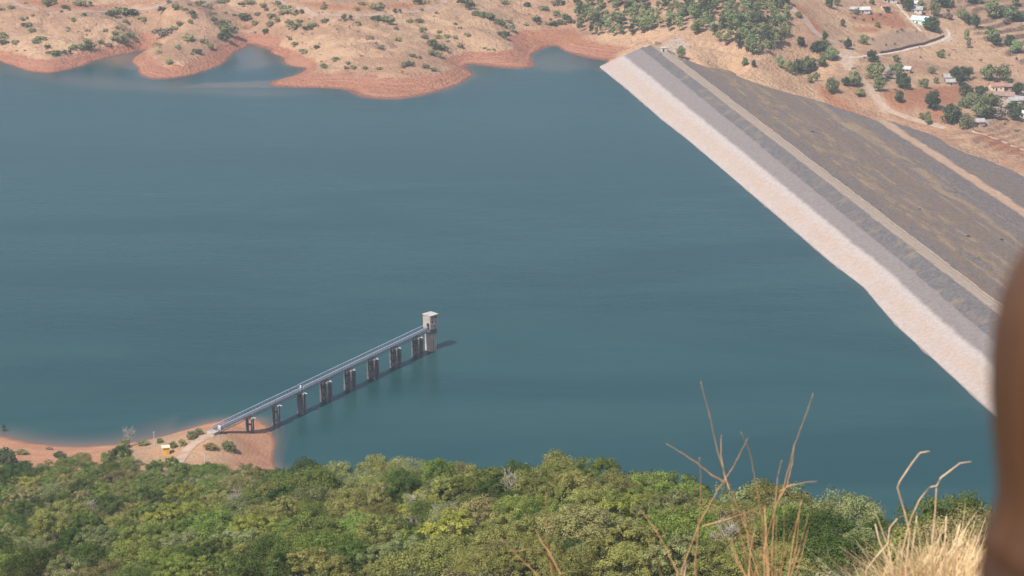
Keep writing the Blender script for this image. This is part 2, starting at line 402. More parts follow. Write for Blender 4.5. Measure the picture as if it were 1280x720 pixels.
# ------------------------------------------------------------------ far ground
def far_ground_material():
    t = NT('dry_ground'); p = t.pos()
    z = t.node('ShaderNodeSeparateXYZ'); t.lk(p, z.inputs[0]); z = z.outputs['Z']
    big = t.noise(p, 0.012, 5, 0.6); mid = t.noise(p, 0.07, 5, 0.62); fine = t.noise(p, 0.45, 4, 0.65); tiny = t.noise(p, 1.3, 2, 0.7)
    grass = t.mix(t.rng(mid, 0.36, 0.64), (.475, .300, .180), (.350, .210, .128))
    grass = t.mix(t.rng(big, 0.42, 0.66, 0, 0.75), grass, (.335, .175, .105))
    # dry tufts and low scrub
    v = t.voronoi(p, 0.30)
    tuft = t.math('MULTIPLY', t.rng(v, 0.16, 0.42, 1, 0), t.rng(mid, 0.44, 0.62))
    grass = t.mix(t.math('MULTIPLY', tuft, 0.6), grass, (.15, .125, .07))
    v2 = t.voronoi(p, 0.62)
    grass = t.mix(t.math('MULTIPLY', t.math('MULTIPLY', t.rng(v2, 0.12, 0.4, 1, 0), t.rng(t.noise(p, .035, 4, .65), .46, .62)), .5), grass, (.20, .135, .085))
    grass = t.mix(t.rng(t.noise(p, .006, 3, .6, 1.0), .45, .6, 0, .55), grass, (.55, .35, .21))
    rid = t.math('ABSOLUTE', t.math('SUBTRACT', t.noise(p, .022, 6, .68), .5))
    grass = t.mix(t.rng(rid, .0, .022, .55, 0), grass, (.27, .15, .10))
    grass = t.mix(t.rng(fine, 0.5, 0.78, 0, 0.6), grass, (.25, .165, .10))
    grass = t.mix(t.rng(tiny, 0.58, 0.8, 0, 0.45), grass, (.52, .36, .23))
    # bare red drawdown band between the water and the old top water level
    red = t.mix(t.rng(fine, 0.35, 0.7), (.385, .170, .100), (.280, .118, .072))
    red = t.mix(t.rng(t.noise(t.mapping(p, (0.02, 0.02, 1.5)), 1.0, 3, 0.5), 0.45, 0.7, 0, 0.7), red, (.42, .215, .135))
    zl = t.math('ADD', z, t.math('MULTIPLY', mid, 1.2))
    st = t.math('FRACT', t.math('MULTIPLY', zl, 1.15))
    red = t.mix(t.math('MULTIPLY', t.rng(st, .0, .28, .55, 0), t.rng(t.noise(p, .05, 3, .6), .4, .6)), red, (.17, .078, .055))
    red = t.mix(t.math('MULTIPLY', t.rng(t.voronoi(p, .5), .1, .3, 1, 0), t.rng(mid, .5, .62)), red, (.50, .36, .28))
    red = t.mix(t.rng(tiny, 0.6, 0.8, 0, 0.35), red, (.46, .30, .21))
    zz = t.math('ADD', z, t.math('MULTIPLY', t.math('SUBTRACT', t.noise(p, 0.16, 4, 0.6), 0.5), 4.5))
    band = t.math('MULTIPLY', t.rng(zz, 4.2, 5.6, 1, 0), t.attr('shore'))
    c = t.mix(band, grass, red)
    # wet edge
    c = t.mix(t.math('MULTIPLY', t.rng(z, 0.12, 0.7, 0.6, 0), t.attr('shore')), c, (.15, .062, .045))
    # red ploughed soil, pale trodden soil, terraced fields, litter on the abutment
    c = t.mix(t.math('MULTIPLY', t.attr('redsoil'), t.rng(mid, 0.25, 0.5, 0.55, 1)), c, t.mix(t.rng(fine, .35, .7), (.37, .165, .085), (.29, .125, .07)))
    c = t.mix(t.math('MULTIPLY', t.attr('brownfield'), 0.8), c, (.30, .20, .135))
    c = t.mix(t.math('MULTIPLY', t.attr('pale'), t.rng(fine, .3, .55, .4, 1)), c, (.52, .40, .29))
    c = t.mix(t.math('MULTIPLY', t.attr('rubble'), t.rng(t.noise(p, .8, 3, .7), .42, .6)), c, (.46, .40, .37))
    bund = t.math('MULTIPLY', t.attr('bund'), t.rng(fine, .3, .6, .6, 1))
    c = t.mix(bund, c, (.115, .075, .05))
    t.principled(c, 0.95, 0.1, t.bump(t.math('ADD', t.math('MULTIPLY', mid, 1.6), fine), 1.0, 2.2))
    return t.m

fx = np.unique(np.concatenate([np.arange(-800, -440, 20.), np.arange(-440, 480, 2.2), np.arange(480, 920, 16.)]))
fy = np.unique(np.concatenate([np.arange(560, 1080, 14.), np.arange(1080, 1750, 2.2), np.arange(1750, 2500, 20.)]))
v, f, X, Y, Z = grid_mesh('terrain', fx, fy, far_height, None)
# terraces on the village side: step the height where the fields are
PX, PYY = pix(np.stack([X, Y, Z], -1))
ter = blur((poly_mask(PX, PYY, [(1195,0),(1300,0),(1300,92),(1262,72),(1215,40),(1195,22)]) | poly_mask(PX, PYY, [(1190,168),(1215,148),(1300,145),(1300,205),(1240,190)])).astype(float), 3)
stp = np.where(PYY > 120, 1.5, 1.7); q_ = (Z + vnoise(X, Y, 60, 21, 3) * 3) / stp; fr = q_ - np.floor(q_)
Zt = Z + (np.clip((fr - 0.5) / 0.16 + 0.5, 0, 1) - fr) * stp
Z = Z + (Zt - Z) * ter
bund = ter * np.clip(1.6 - np.abs(fr - 0.5) / 0.17, 0, 1) * np.clip(vnoise(X, Y, 45, 5, 3) * 4 + 0.9, 0, 1) * np.where(PYY > 120, .5, 1)
v[:, 2] = Z.ravel()
FH = Height(fx, fy, Z)
S, U = dam_su(X, Y)
mask = lambda polys, n=2: blur(np.any([poly_mask(PX, PYY, p) for p in polys], 0).astype(float), n)
shore = blur(((U < -4) & (S < 60) | (U < -30)).astype(float), 2)
redsoil = mask([[(1096,114),(1205,106),(1200,128),(1148,135),(1112,140),(1100,128)],[(1062,20),(1120,14),(1138,34),(1128,36),(1092,30),(1066,28)],[(1066,35),(1110,34),(1092,41),(1068,40)],
    [(1216,165),(1240,166),(1290,190),(1290,200),(1240,185)],[(1150,140),(1190,136),(1195,150),(1150,152)],[(1015,20),(1035,48),(1060,56),(1040,54),(1012,30)],[(976,0),(1012,14),(1006,18),(970,4)],
    [(640,46),(720,40),(735,52),(668,54)]])
redsoil = np.maximum(redsoil, 1.0 * mask([[(0,-5),(40,6),(110,12),(190,5),(190,1),(110,8),(50,0)],[(338,-3),(420,13),(505,11),(540,2),(560,-4),(520,4),(430,7)],[(1016,98),(1060,130),(1100,158),(1090,165),(1030,126)]]))
brownf = mask([[(1085,50),(1110,40),(1150,38),(1165,50),(1150,56),(1105,66)]])
pale = mask([[(1172,48),(1192,40),(1190,52),(1180,54)],[(1046,66),(1062,64),(1068,80),(1058,88)],[(1080,108),(1092,108),(1118,142),(1106,142)]])
rubble = mask([[(832,50),(852,46),(858,62),(846,68),(834,62)],[(1180,94),(1200,90),(1200,106),(1184,108)],[(1225,118),(1290,112),(1290,150),(1262,140),(1230,130)],[(1096,84),(1130,82),(1128,96),(1098,98)],[(1215,150),(1240,146),(1238,156),(1214,158)]])
me = np_mesh('terrain', v, f, far_ground_material(), dict(shore=shore.ravel(), redsoil=redsoil.ravel(), brownfield=brownf.ravel(), pale=pale.ravel(), rubble=rubble.ravel(), bund=bund.ravel()), smooth=True)
tag(link('terrain', me), kind='structure')

# ------------------------------------------------------------------ near hillside
def hillside_material():
    t = NT('hillside_soil'); p = t.pos()
    z = t.node('ShaderNodeSeparateXYZ'); t.lk(p, z.inputs[0]); z = z.outputs['Z']
    mid = t.noise(p, 0.12, 5, 0.6); fine = t.noise(p, 0.8, 5, 0.65); tiny = t.noise(p, 3.0, 3, .7)
    sand = t.mix(t.rng(mid, .35, .65), (.43, .225, .130), (.35, .165, .095))
    sand = t.mix(t.rng(fine, .5, .75, 0, .6), sand, (.47, .29, .18))
    w = t.node('ShaderNodeTexWave', wave_type='BANDS'); t.lk(t.mapping(p, (1, .5, 1)), w.inputs['Vector'])
    w.inputs['Scale'].default_value = .22; w.inputs['Distortion'].default_value = 6; w.inputs['Detail'].default_value = 3
    sand = t.mix(t.rng(w.outputs['Fac'], .72, .95, 0, .35), sand, (.27, .125, .075))
    grass = t.mix(t.rng(fine, .35, .7), (.40, .27, .16), (.24, .15, .09))
    scrub = t.mix(t.rng(fine, .35, .65), (.13, .10, .05), (.24, .17, .09))
    c = t.mix(t.math('MULTIPLY', t.attr('grassy'), t.rng(mid, .35, .6, .3, 1)), sand, grass)
    c = t.mix(t.rng(t.math('ADD', z, t.math('MULTIPLY', t.math('SUBTRACT', mid, .5), 12)), 9, 15), c, scrub)
    c = t.mix(t.math('MULTIPLY', t.attr('bare'), t.rng(mid, .2, .5, .5, 1)), c, (.52, .31, .19))
    c = t.mix(t.rng(z, .1, .55, .75, 0), c, (.21, .085, .062))
    c = t.mix(t.rng(tiny, .6, .8, 0, .3), c, (.5, .36, .26))
    t.principled(c, .95, .1, t.bump(t.math('ADD', fine, mid), .8, .5))
    return t.m

nx = np.unique(np.concatenate([np.arange(-440, -260, 10.), np.arange(-260, 260, 3.), np.arange(260, 450, 10.)]))
ny = np.unique(np.concatenate([np.arange(-30, 26, 1.5), np.arange(26, 150, 6.), np.arange(150, 800, 3.)]))
v, f, X, Y, Z = grid_mesh('hillside', nx, ny, near_height, None)
NH = Height(nx, ny, Z)
PX, PYY = pix(np.stack([X, np.maximum(Y, 1), Z], -1))
gm = blur(poly_mask(PX, PYY, [(150,560),(215,543),(262,535),(290,545),(300,560),(275,590),(150,590)]).astype(float), 2)
bare = blur(poly_mask(PX, PYY, [(85,710),(118,705),(124,735),(80,735)]).astype(float), 1)
tag(link('hillside', np_mesh('hillside', v, f, hillside_material(), dict(grassy=gm.ravel(), bare=bare.ravel()), smooth=True)), kind='structure')

# land that carries on to the horizon all round
ox = np.arange(-9000, 9001, 150.); 
def outer_height(x, y):
    r = np.maximum(np.abs(x) / 900, np.abs(y - 1100) / 1350)
    k = np.clip((r - 1.0) / 0.8, 0, 1)
    return -90 + k * (110 + 60 * vnoise(x, y, 1500, 30, 4)) + k * np.clip((r - 2) * 22, 0, 110) * (0.6 + 0.8 * vnoise(x, y, 2500, 31, 3))
v, f, X, Y, Z = grid_mesh('plain', ox, ox + 1100, outer_height, None)
t = NT('distant_land'); p = t.pos()
c = t.mix(t.rng(t.noise(p, .004, 6, .6), .4, .65), (.40, .26, .15), (.20, .16, .08)); t.principled(c, .95, .1)
tag(link('plain', np_mesh('plain', v, f, t.m, smooth=True)), kind='structure')

# ------------------------------------------------------------------ water
def water_material():
    t = NT('reservoir_water'); p = t.pos()
    streak = t.noise(t.mapping(p, (0.0036, 0.0125, 1)), 1.0, 5, .55, .8)
    body = t.mix(t.rng(streak, .38, .64), (.0095, .045, .047), (.0165, .058, .059))
    mud = t.math('MULTIPLY', t.attr('shallow'), t.rng(t.noise(p, .03, 4, .6), .2, .55, .6, 1))
    body = t.mix(mud, body, (.245, .150, .110))
    h1 = t.noise(t.mapping(p, (.35, .6, 1), (0, 0, .3)), 1.0, 3, .5)
    h2 = t.noise(t.mapping(p, (.035, .10, 1), (0, 0, .2)), 1.0, 4, .55)
    h = t.math('ADD', t.math('MULTIPLY', h1, .16), t.math('MULTIPLY', h2, 1.0))
    b = t.node('ShaderNodeBump'); t.lk(h, b.inputs['Height']); b.inputs['Distance'].default_value = .42
    t.lk(t.rng(streak, .35, .68, .42, .58), b.inputs['Strength'])
    rough = t.rng(streak, .35, .65, .20, .27)
    t.principled(body, rough, .15, b.outputs[0], IOR=1.33)
    return t.m
wx = np.unique(np.concatenate([np.arange(-1000, -420, 30.), np.arange(-420, 330, 3.)]))
wy = np.unique(np.concatenate([np.arange(560, 780, 3.), np.arange(780, 1240, 8.), np.arange(1240, 1500, 2.5)]))
v, f, X, Y, Z = grid_mesh('water', wx, wy, lambda a, b: np.zeros(np.shape(a)), None)
sd = lake_sd(X, Y).reshape(X.shape); S, U = dam_su(X, Y)
PX, PYY = pix(np.stack([X, Y, Z], -1))
sh = np.clip(1 + sd / (5 + 9 * np.clip(vnoise(X, Y, 40, 12, 3) * 1.6 + .4, 0, 1) ** 2 + 9 * (Y < 800) * (X < -120)), 0, 1) ** 2 * np.where(Y > 1100, .30, .5)
cove = blur(poly_mask(PX, PYY, [(120,74),(180,62),(186,90),(150,84)]).astype(float), 10) * .55
cove2 = blur(poly_mask(PX, PYY, [(215,110),(250,104),(338,101),(344,110),(260,110)]).astype(float), 2) * .34
cove3 = blur(poly_mask(PX, PYY, [(295,60),(325,54),(345,80),(300,90)]).astype(float), 8) * .28
cove4 = blur(poly_mask(PX, PYY, [(0,74),(60,92),(180,100),(330,112),(430,114),(330,122),(100,110),(0,90)]).astype(float), 12) * .16
sh = np.maximum.reduce([np.where((U > -60) & (S > -12), sh * .12, sh), cove, cove2, cove3, cove4, np.clip(blur(poly_mask(PX, PYY, [(640,80),(700,62),(760,80),(700,92)]).astype(float), 12), 0, 1) * .2])
keep = (U.ravel()[f] < -8).any(1) | (Y.ravel()[f] > 1405).all(1) & (X.ravel()[f] < 60).all(1)
keep &= (sd.ravel()[f] < 45).any(1)
tag(link('water', np_mesh('water', v, f[keep], water_material(), dict(shallow=sh.ravel()), smooth=True)), kind='structure')

# ------------------------------------------------------------------ dam
SLOPE = 3.5; BERM_U, BERM_W = 116.0, 6.5; CW = 5.0
BERM_Z = ZC - (BERM_U - CW) / SLOPE
def dam_profile(s, u):
    w = waterline(s)
    up = ZC + u * ZC / w
    down = ZC - (u - CW) / SLOPE
    low = BERM_Z - (u - BERM_U - BERM_W) / SLOPE
    z = np.where(u < 0, up, np.where(u < CW, ZC, np.where(u < BERM_U, down, np.where(u < BERM_U + BERM_W, BERM_Z, low))))
    rough = vnoise(s, u, 3.0, 40, 3) * .55 + vnoise(s, u, 14, 41, 3) * .7
    calm = ((u > 0) & (u < CW)) | ((u > BERM_U) & (u < BERM_U + BERM_W)) | ((u < 0) & (u > -w))
    sg = np.interp(u, [-40, -33, -25, -7, 0, 3], [-22, -24, -27, -26, -22, -10])
    return z + rough * np.where(calm, .22, 1.0) - 7 * np.clip((sg - 3 - s) / 5, 0, 1) * (u < 6)
ds = np.unique(np.concatenate([np.arange(-40, 540, 2.5), np.arange(540, 860, 8.)]))
du = np.unique(np.concatenate([np.arange(-46, -34, 2.), np.arange(-34, 8, .8), np.arange(8, 215, 2.2), [0, CW, CW + .01, BERM_U, BERM_U + BERM_W]]))
SS, UU = np.meshgrid(ds, du); ZZ = dam_profile(SS, UU)
DX, DY = dam_xy(SS, UU)
v = np.stack([DX.ravel(), DY.ravel(), ZZ.ravel()], -1)
i = np.arange(SS.size).reshape(SS.shape)
f = np.stack([i[:-1, :-1].ravel(), i[1:, :-1].ravel(), i[1:, 1:].ravel(), i[:-1, 1:].ravel()], -1)
frac = np.where(UU < 0, -UU / waterline(SS), 0)          # 0 crest .. 1 waterline
def dam_material():
    t = NT('dam_face'); p = t.pos()
    fr = t.attr('face'); u = t.attr('across'); s = t.attr('along')
    fine = t.noise(p, .55, 5, .7); mid = t.noise(p, .11, 4, .6); tiny = t.noise(p, 1.7, 3, .75)
    frn = t.math('ADD', fr, t.math('MULTIPLY', t.math('SUBTRACT', mid, .5), .07))
    pale = t.mix(t.rng(fine, .35, .7), (.47, .40, .365), (.37, .315, .285))
    pink = t.mix(t.rng(fine, .3, .7), (.46, .34, .265), (.40, .29, .225))
    c_low = t.mix(t.math('MULTIPLY', t.rng(frn, .58, .74), t.math('MULTIPLY', t.rng(frn, .80, .98, .8, .25), t.rng(mid, .25, .7, .45, 1))), pale, pink)
    c_mid = t.mix(t.rng(fine, .35, .7), (.245, .208, .192), (.19, .160, .152))
    c_top = t.mix(t.rng(fine, .35, .7), (.105, .098, .10), (.18, .155, .145))
    c_top = t.mix(t.rng(mid, .5, .7, 0, .6), c_top, (.26, .20, .13))
    frd = t.math('SUBTRACT', frn, t.math('MULTIPLY', s, .00024))
    c = t.mix(t.rng(frd, .165, .20), c_top, c_mid)
    c = t.mix(t.rng(t.math('SUBTRACT', frn, t.math('MULTIPLY', s, .00008)), .465, .545), c, c_low)
    c = t.mix(t.rng(fr, .975, 1.0, 0, .7), c, (.16, .13, .12))
    # downstream face: dark rock pitching with strips of dry grass and scrub
    sv = t.node('ShaderNodeCombineXYZ'); t.lk(s, sv.inputs[0]); t.lk(u, sv.inputs[1])
    n1 = t.noise(t.mapping(sv.outputs[0], (.009, .035, 1)), 1., 5, .65, .8); n2 = t.noise(t.mapping(sv.outputs[0], (.05, .16, 1)), 1., 5, .7, .4)
    rock = t.mix(t.rng(fine, .35, .7), (.118, .098, .094), (.260, .215, .19))
    dry = t.mix(t.rng(tiny, .35, .7), (.30, .205, .125), (.17, .125, .075))
    yel = t.mix(t.rng(tiny, .35, .7), (.38, .265, .165), (.22, .16, .095))
    olive = t.mix(t.rng(tiny, .3, .7), (.285, .195, .125), (.125, .090, .066))
    brownz = t.math('MULTIPLY', t.rng(u, 5, 22), t.rng(u, 62, 92, 1, .15))
    cd = t.mix(t.math('MULTIPLY', t.math('MAXIMUM', t.rng(n1, .42, .62, 0, .8), t.math('MULTIPLY', brownz, .85)), t.rng(n2, .34, .60, .1, 1)), rock, olive)
    cd = t.mix(t.math('MULTIPLY', t.rng(n2, .52, .70, 0, .9), t.rng(n1, .40, .55)), cd, dry)
    # a strip of yellow grass runs down the face
    line = t.math('ABSOLUTE', t.math('SUBTRACT', u, t.math('ADD', 82.0, t.math('MULTIPLY', t.math('SUBTRACT', n1, .5), 36.0))))
    cd = t.mix(t.math('MULTIPLY', t.rng(line, 1.5, 8, .95, 0), t.rng(n2, .38, .55)), cd, yel)
    cd = t.mix(t.math('MULTIPLY', t.rng(t.math('ABSOLUTE', t.math('SUBTRACT', u, 36.0)), 4, 22, .7, 0), t.rng(n2, .46, .62)), cd, yel)
    for uu, ww in ((24., 1.6), (47., 1.3), (70., 1.5), (96., 1.2)):
        bl = t.math('ABSOLUTE', t.math('SUBTRACT', u, t.math('ADD', uu, t.math('MULTIPLY', t.math('SUBTRACT', n1, .5), 7.0))))
        cd = t.mix(t.math('MULTIPLY', t.rng(bl, ww * .4, ww, .55, 0), t.rng(n2, .44, .56)), cd, (.36, .26, .18))
    spk = t.math('MULTIPLY', t.rng(t.voronoi(p, .33), .1, .32, 1, 0), t.rng(n2, .42, .6))
    cd = t.mix(t.math('MULTIPLY', spk, .75), cd, (.075, .072, .042))
    c = t.mix(t.rng(u, 4.9, 5.0), c, cd)
    # crest track and lower berm track
    track = t.mix(t.rng(fine, .35, .7), (.33, .255, .20), (.26, .195, .15))
    rut = t.math('ABSOLUTE', t.math('SUBTRACT', t.math('ABSOLUTE', t.math('SUBTRACT', u, 2.5)), .9))
    track = t.mix(t.rng(rut, .15, .5, .5, 0), track, (.38, .31, .25))
    crest = t.math('MULTIPLY', t.rng(u, -.35, 0.05), t.rng(u, 4.8, 5.4, 1, 0))
    c = t.mix(crest, c, track)
    bt = t.mix(t.rng(fine, .35, .7), (.43, .29, .195), (.33, .21, .14))
    un = t.math('ADD', u, t.math('MULTIPLY', t.math('SUBTRACT', mid, .5), 5))
    c = t.mix(t.math('MULTIPLY', t.rng(un, 114, 117), t.rng(un, 121, 124.5, 1, 0)), c, bt)
    t.principled(c, .95, .1, t.bump(t.math('ADD', fine, tiny), .8, .6))
    return t.m
me = np_mesh('earth_dam', v, f, dam_material(), dict(face=frac.ravel(), across=UU.ravel(), along=SS.ravel()), smooth=True)
dam = link('earth_dam', me)
tag(dam, 'long straight earth dam with pale lower band and dark rock valley face', 'dam')
# parapet stones along both edges of the crest
stone = weathered('parapet_stone', (.40, .32, .255), (.27, .215, .17), .6)
for side, uo in (('water', -.15), ('valley', CW + .1)):
    mb = MB(); s = 6.0
    while s < 620:
        L = random.uniform(3, 11); hgt = random.uniform(.3, .7)
        if random.random() < .14: hgt = .15
        x, y = dam_xy(s + L / 2, uo + random.uniform(-.15, .15))
        mb.box(x, y, ZC + hgt / 2 - .15, L, random.uniform(.45, .7), hgt + .3, math.atan2(DA[1], DA[0]) + random.uniform(-.02, .02))
        s += L - .15
    mb.build('parapet', stone, dam)

# ------------------------------------------------------------------ tracks (thin ribbons lying on the ground)
def ribbon(name, pts, width, mat, h, y0, y1, lift=.12, step=3.0):
    w = [onto(h, px, py, y0, y1) for px, py in pts]
    w = np.array([q for q in w if q is not None])[:, :2]
    seg = np.linalg.norm(np.diff(w, axis=0), axis=1); L = np.concatenate([[0], np.cumsum(seg)])
    n = max(int(L[-1] / step), 2); tt = np.linspace(0, L[-1], n)
    c = np.stack([np.interp(tt, L, w[:, 0]), np.interp(tt, L, w[:, 1])], -1)
    for _ in range(3): c[1:-1] = (c[:-2] + 2 * c[1:-1] + c[2:]) / 4
    d = np.gradient(c, axis=0); d /= np.linalg.norm(d, axis=1)[:, None] + 1e-9
    nrm = np.stack([-d[:, 1], d[:, 0]], -1)
    rows = []; m = 4
    for k in range(m + 1):
        off = (k / m - .5) * width * (1 + .25 * vnoise(tt, tt * 0 + k * 9, 14, 50 + k, 2) * (k in (0, m)))
        q = c + nrm * np.atleast_1d(off).reshape(-1, 1)
        z = h(q[:, 0], q[:, 1]) + lift
        rows.append(np.column_stack([q, z]))
    v = np.concatenate(rows); i = np.arange((m + 1) * n).reshape(m + 1, n)
    f = np.stack([i[:-1, :-1].ravel(), i[:-1, 1:].ravel(), i[1:, 1:].ravel(), i[1:, :-1].ravel()], -1)
    o = link(name, np_mesh(name, v, f, mat, smooth=True)); tag(o, kind='structure')
    return o
def track_mat(name, a, b):
    t = NT(name); p = t.pos(); c = t.mix(t.rng(t.noise(p, .35, 5, .65), .35, .68), a, b); t.principled(c, .95, .1); return t.m
DIRT = track_mat('dirt_track', (.37, .255, .20), (.30, .20, .155)); WHITE = track_mat('pale_road', (.56, .46, .38), (.44, .34, .27)); CONC = track_mat('worn_path', (.42, .31, .235), (.33, .215, .15))
FY0, FY1 = 1060, 2200
ribbon('dirt_track', [(8,-4),(16,3),(30,9),(48,13),(66,15.5),(90,17),(125,15),(165,11),(205,6.5),(245,3.5),(275,1),(290,-4)], 3.4, DIRT, FH, FY0, FY1)
ribbon('dirt_track', [(335,-5),(350,1),(368,8),(385,14),(405,19),(430,20.5),(460,20),(490,18.5),(520,15),(545,9),(556,3),(560,-5)], 3.4, DIRT, FH, FY0, FY1)
ribbon('dirt_track', [(966,-5),(978,5),(992,12),(1004,20),(1010,30),(1018,40),(1032,49),(1048,54),(1062,57)], 5.5, DIRT, FH, FY0, FY1)
ribbon('dirt_track', [(1062,60),(1056,70),(1062,84),(1076,98),(1088,112),(1098,126),(1108,138),(1130,146),(1160,154),(1182,160)], 4.5, CONC, FH, FY0, FY1)
ribbon('pale_road', [(1058,73),(1075,71.5),(1100,68.5),(1125,64.5),(1150,58.5),(1172,53),(1184,48),(1188,43),(1183,37)], 2.0, WHITE, FH, FY0, FY1)
ribbon('pale_road', [(1152,40),(1144,32),(1137,24),(1128,14),(1120,4),(1116,-4)], 2.2, WHITE, FH, FY0, FY1)
ribbon('footpath', [(264,544),(252,548),(243,554),(234,562),(226,572),(217,584)], 4.0, CONC, NH, 560, 780)
ribbon('footpath', [(1215,164),(1240,172),(1262,182),(1290,190)], 2.4, CONC, FH, FY0, FY1)

# dark stone wall that edges the pale road
def wall_along(name, pts, th, hgt, mat, h, y0, y1, label, cat):
    w = [onto(h, px, py, y0, y1) for px, py in pts]; w = [q for q in w if q is not None]
    mb = MB()
    for a, b in zip(w[:-1], w[1:]):
        n = max(int(np.linalg.norm(b - a) / 4), 1)
        for k in range(n):
            c = a + (b - a) * (k + .5) / n; L = np.linalg.norm((b - a)[:2]) / n
            zz = float(h(c[0], c[1]))
            mb.box(c[0], c[1], zz + hgt / 2 - .4, L * 1.0, th * random.uniform(.85, 1.1), hgt + .8 + random.uniform(-.15, .15), math.atan2(b[1] - a[1], b[0] - a[0]) + random.uniform(-.02, .02))
    return tag(mb.build(name, mat), label, cat)
DRYSTONE = weathered('dry_stone', (.20, .14, .11), (.13, .09, .075), .7)
wall_along('stone_wall', [(1100,66.8),(1125,62.5),(1150,56.5),(1168,51),(1180,46)], .8, 1.5, DRYSTONE, FH, FY0, FY1, 'low dark stone wall edging the curved pale road', 'wall')

# ------------------------------------------------------------------ intake tower
CONCRETE = weathered('concrete', (.46, .40, .345), (.30, .26, .225), .7)
CONCRETE_DARK = weathered('concrete_dark', (.185, .17, .168), (.085, .08, .082), .6)
PINK_CONC = weathered('stained_concrete', (.55, .42, .35), (.44, .32, .26), .5)
STEEL = weathered('grey_steel', (.52, .57, .64), (.40, .45, .52), 1.2, .5, .05, .5)
STEEL_DARK = weathered('dark_steel', (.12, .13, .15), (.08, .088, .10), 1.2, .55, .05, .4)
STEEL_MID = weathered('mid_steel', (.27, .295, .33), (.20, .22, .25), 1.2, .5, .05, .4)
DARK = weathered('dark_opening', (.035, .03, .03), (.02, .02, .02), 2)
tb = P(538.5, 437.5)          # foot of the tower at the water
RT = math.radians(45)
tower = tag(empty('intake_tower', (tb[0], tb[1], 0), RT), 'square concrete intake tower with flat slab roof at end of footbridge', 'tower')
W = 4.2
m = MB(); m.box(0, 0, 1.0, W - .9, W - .9, 14.0); shaft = m.build('shaft', PINK_CONC, tower, .06)
m = MB(); m.box(0, 0, 9.35, W - .3, W - .3, .5); m.build('ledge', CONCRETE, tower, .04)
for k in range(4):                                        # solid storey in darker concrete between the shaft and the house
    a = (1 if k in (0, 1) else -1, 1 if k in (0, 2) else -1)
m = MB(); m.box(0, 0, 8.1, W - .75, W - .75, 2.0); m.build('dark_storey', CONCRETE_DARK, tower, .03)
m = MB(); m.box(0, 0, 12.1, W, W, 5.5); house = m.build('house', CONCRETE, tower, .05)
for z in (11.2, 13.2):                                    # string courses
    m = MB(); m.box(0, 0, z, W + .12, W + .12, .16); m.build('string_course', CONCRETE, house)
for (x, z, w_, h_) in ((-.9, 12.2, .6, .7), (.7, 14.1, .9, .8), (.9, 12.0, .5, .6), (-1.0, 14.2, .5, .5), (0.1, 10.3, .5, .5)):
    m = MB(); m.box(x, -W / 2 + .02, z, w_, .12, h_); m.build('window', DARK, house)   # face turned down and to the side of the bridge
m = MB(); m.box(-W / 2 - .01, -.9, 10.6, .14, 1.5, 2.4); m.build('door', DARK, house)
m = MB(); m.box(0, 0, 14.95, W + .4, W + .4, .3); m.build('roof', weathered('roof_slab', (.47, .42, .36), (.36, .32, .28), .5), tower, .03)
m = MB(); m.tube([(-.2, -W / 2 + .35, 9.2), (-.2, -W / 2 + .35, -3)], .10, 6); m.build('pipe', CONCRETE_DARK, tower)
m = MB(); m.box(W / 2 + .5, -W / 2 + .4, 9.5, 1.2, .5, .18); m.build('landing', CONCRETE, tower)

# ------------------------------------------------------------------ footbridge
p3, p8 = P(376.4, 516.7), P(521, 445.6)
BD = (p8 - p3)[:2]; SPAN = np.linalg.norm(BD) / 5; BD /= np.linalg.norm(BD); BR = math.atan2(BD[1], BD[0])
b0 = p3[:2] - BD * SPAN * 3.15                          # landward end
BL = SPAN * 8.15 + 6.2
bridge = tag(empty('footbridge', (b0[0], b0[1], 0), BR), 'long narrow steel footbridge on concrete piers running out to the tower', 'bridge')
DZ = 9.5; BW = 2.5; J = SPAN * 3.15                       # the deck is stepped at the third pier
for (x0, x1, dz, oy) in ((-1.5, J - .2, -.18, .22), (J + .2, BL, .1, 0)):
    L = x1 - x0; xm = (x0 + x1) / 2
    m = MB(); m.box(xm, oy, DZ + dz, L, BW, .14)
    k = x0 + .6
    while k < x1: m.box(k, oy, DZ + dz + .085, .10, BW * .96, .05); k += 1.2
    deck = m.build('deck', STEEL_DARK, bridge)
    for sy in (-1, 1):
        m = MB(); y = oy + sy * BW / 2
        m.box(xm, y, DZ + dz - .22, L, .14, .2); m.box(xm, y, DZ + dz - 1.1, L, .14, .16)
        k = x0 + .3; up = True
        while k + 1.0 < x1:
            m.tube([(k, y, DZ + dz - (.25 if up else 1.05)), (k + 1.0, y, DZ + dz - (1.05 if up else .25))], .05, 4)
            m.box(k, y, DZ + dz - .66, .08, .08, .8)
            up = not up; k += 1.0
        m.build('truss_girder', STEEL_MID, bridge)
        m = MB(); yr = oy + sy * (BW / 2 + .08)
        for zz in (.45, .8, 1.12): m.box(xm, yr, DZ + dz + zz, L, .18 if zz > 1 else .07, .12 if zz > 1 else .06)
        k = x0
        while k <= x1: m.box(k, yr, DZ + dz + .55, .09, .09, 1.12); k += 1.75
        m.build('railing', STEEL, bridge)
m = MB(); m.box(J, -.2, DZ + .65, .5, .6, 1.5); m.build('gate_post', STEEL, bridge)
m = MB(); m.box(-.5, -1.2, DZ + .6, .5, 1.0, 1.3); m.build('gate', weathered('white_paint', (.7, .72, .74), (.55, .57, .6), 1), bridge)
m = MB(); m.box(-2.6, 0, DZ - 2.2, 3.0, 3.2, 4.0); m.build('abutment', CONCRETE, bridge, .05)
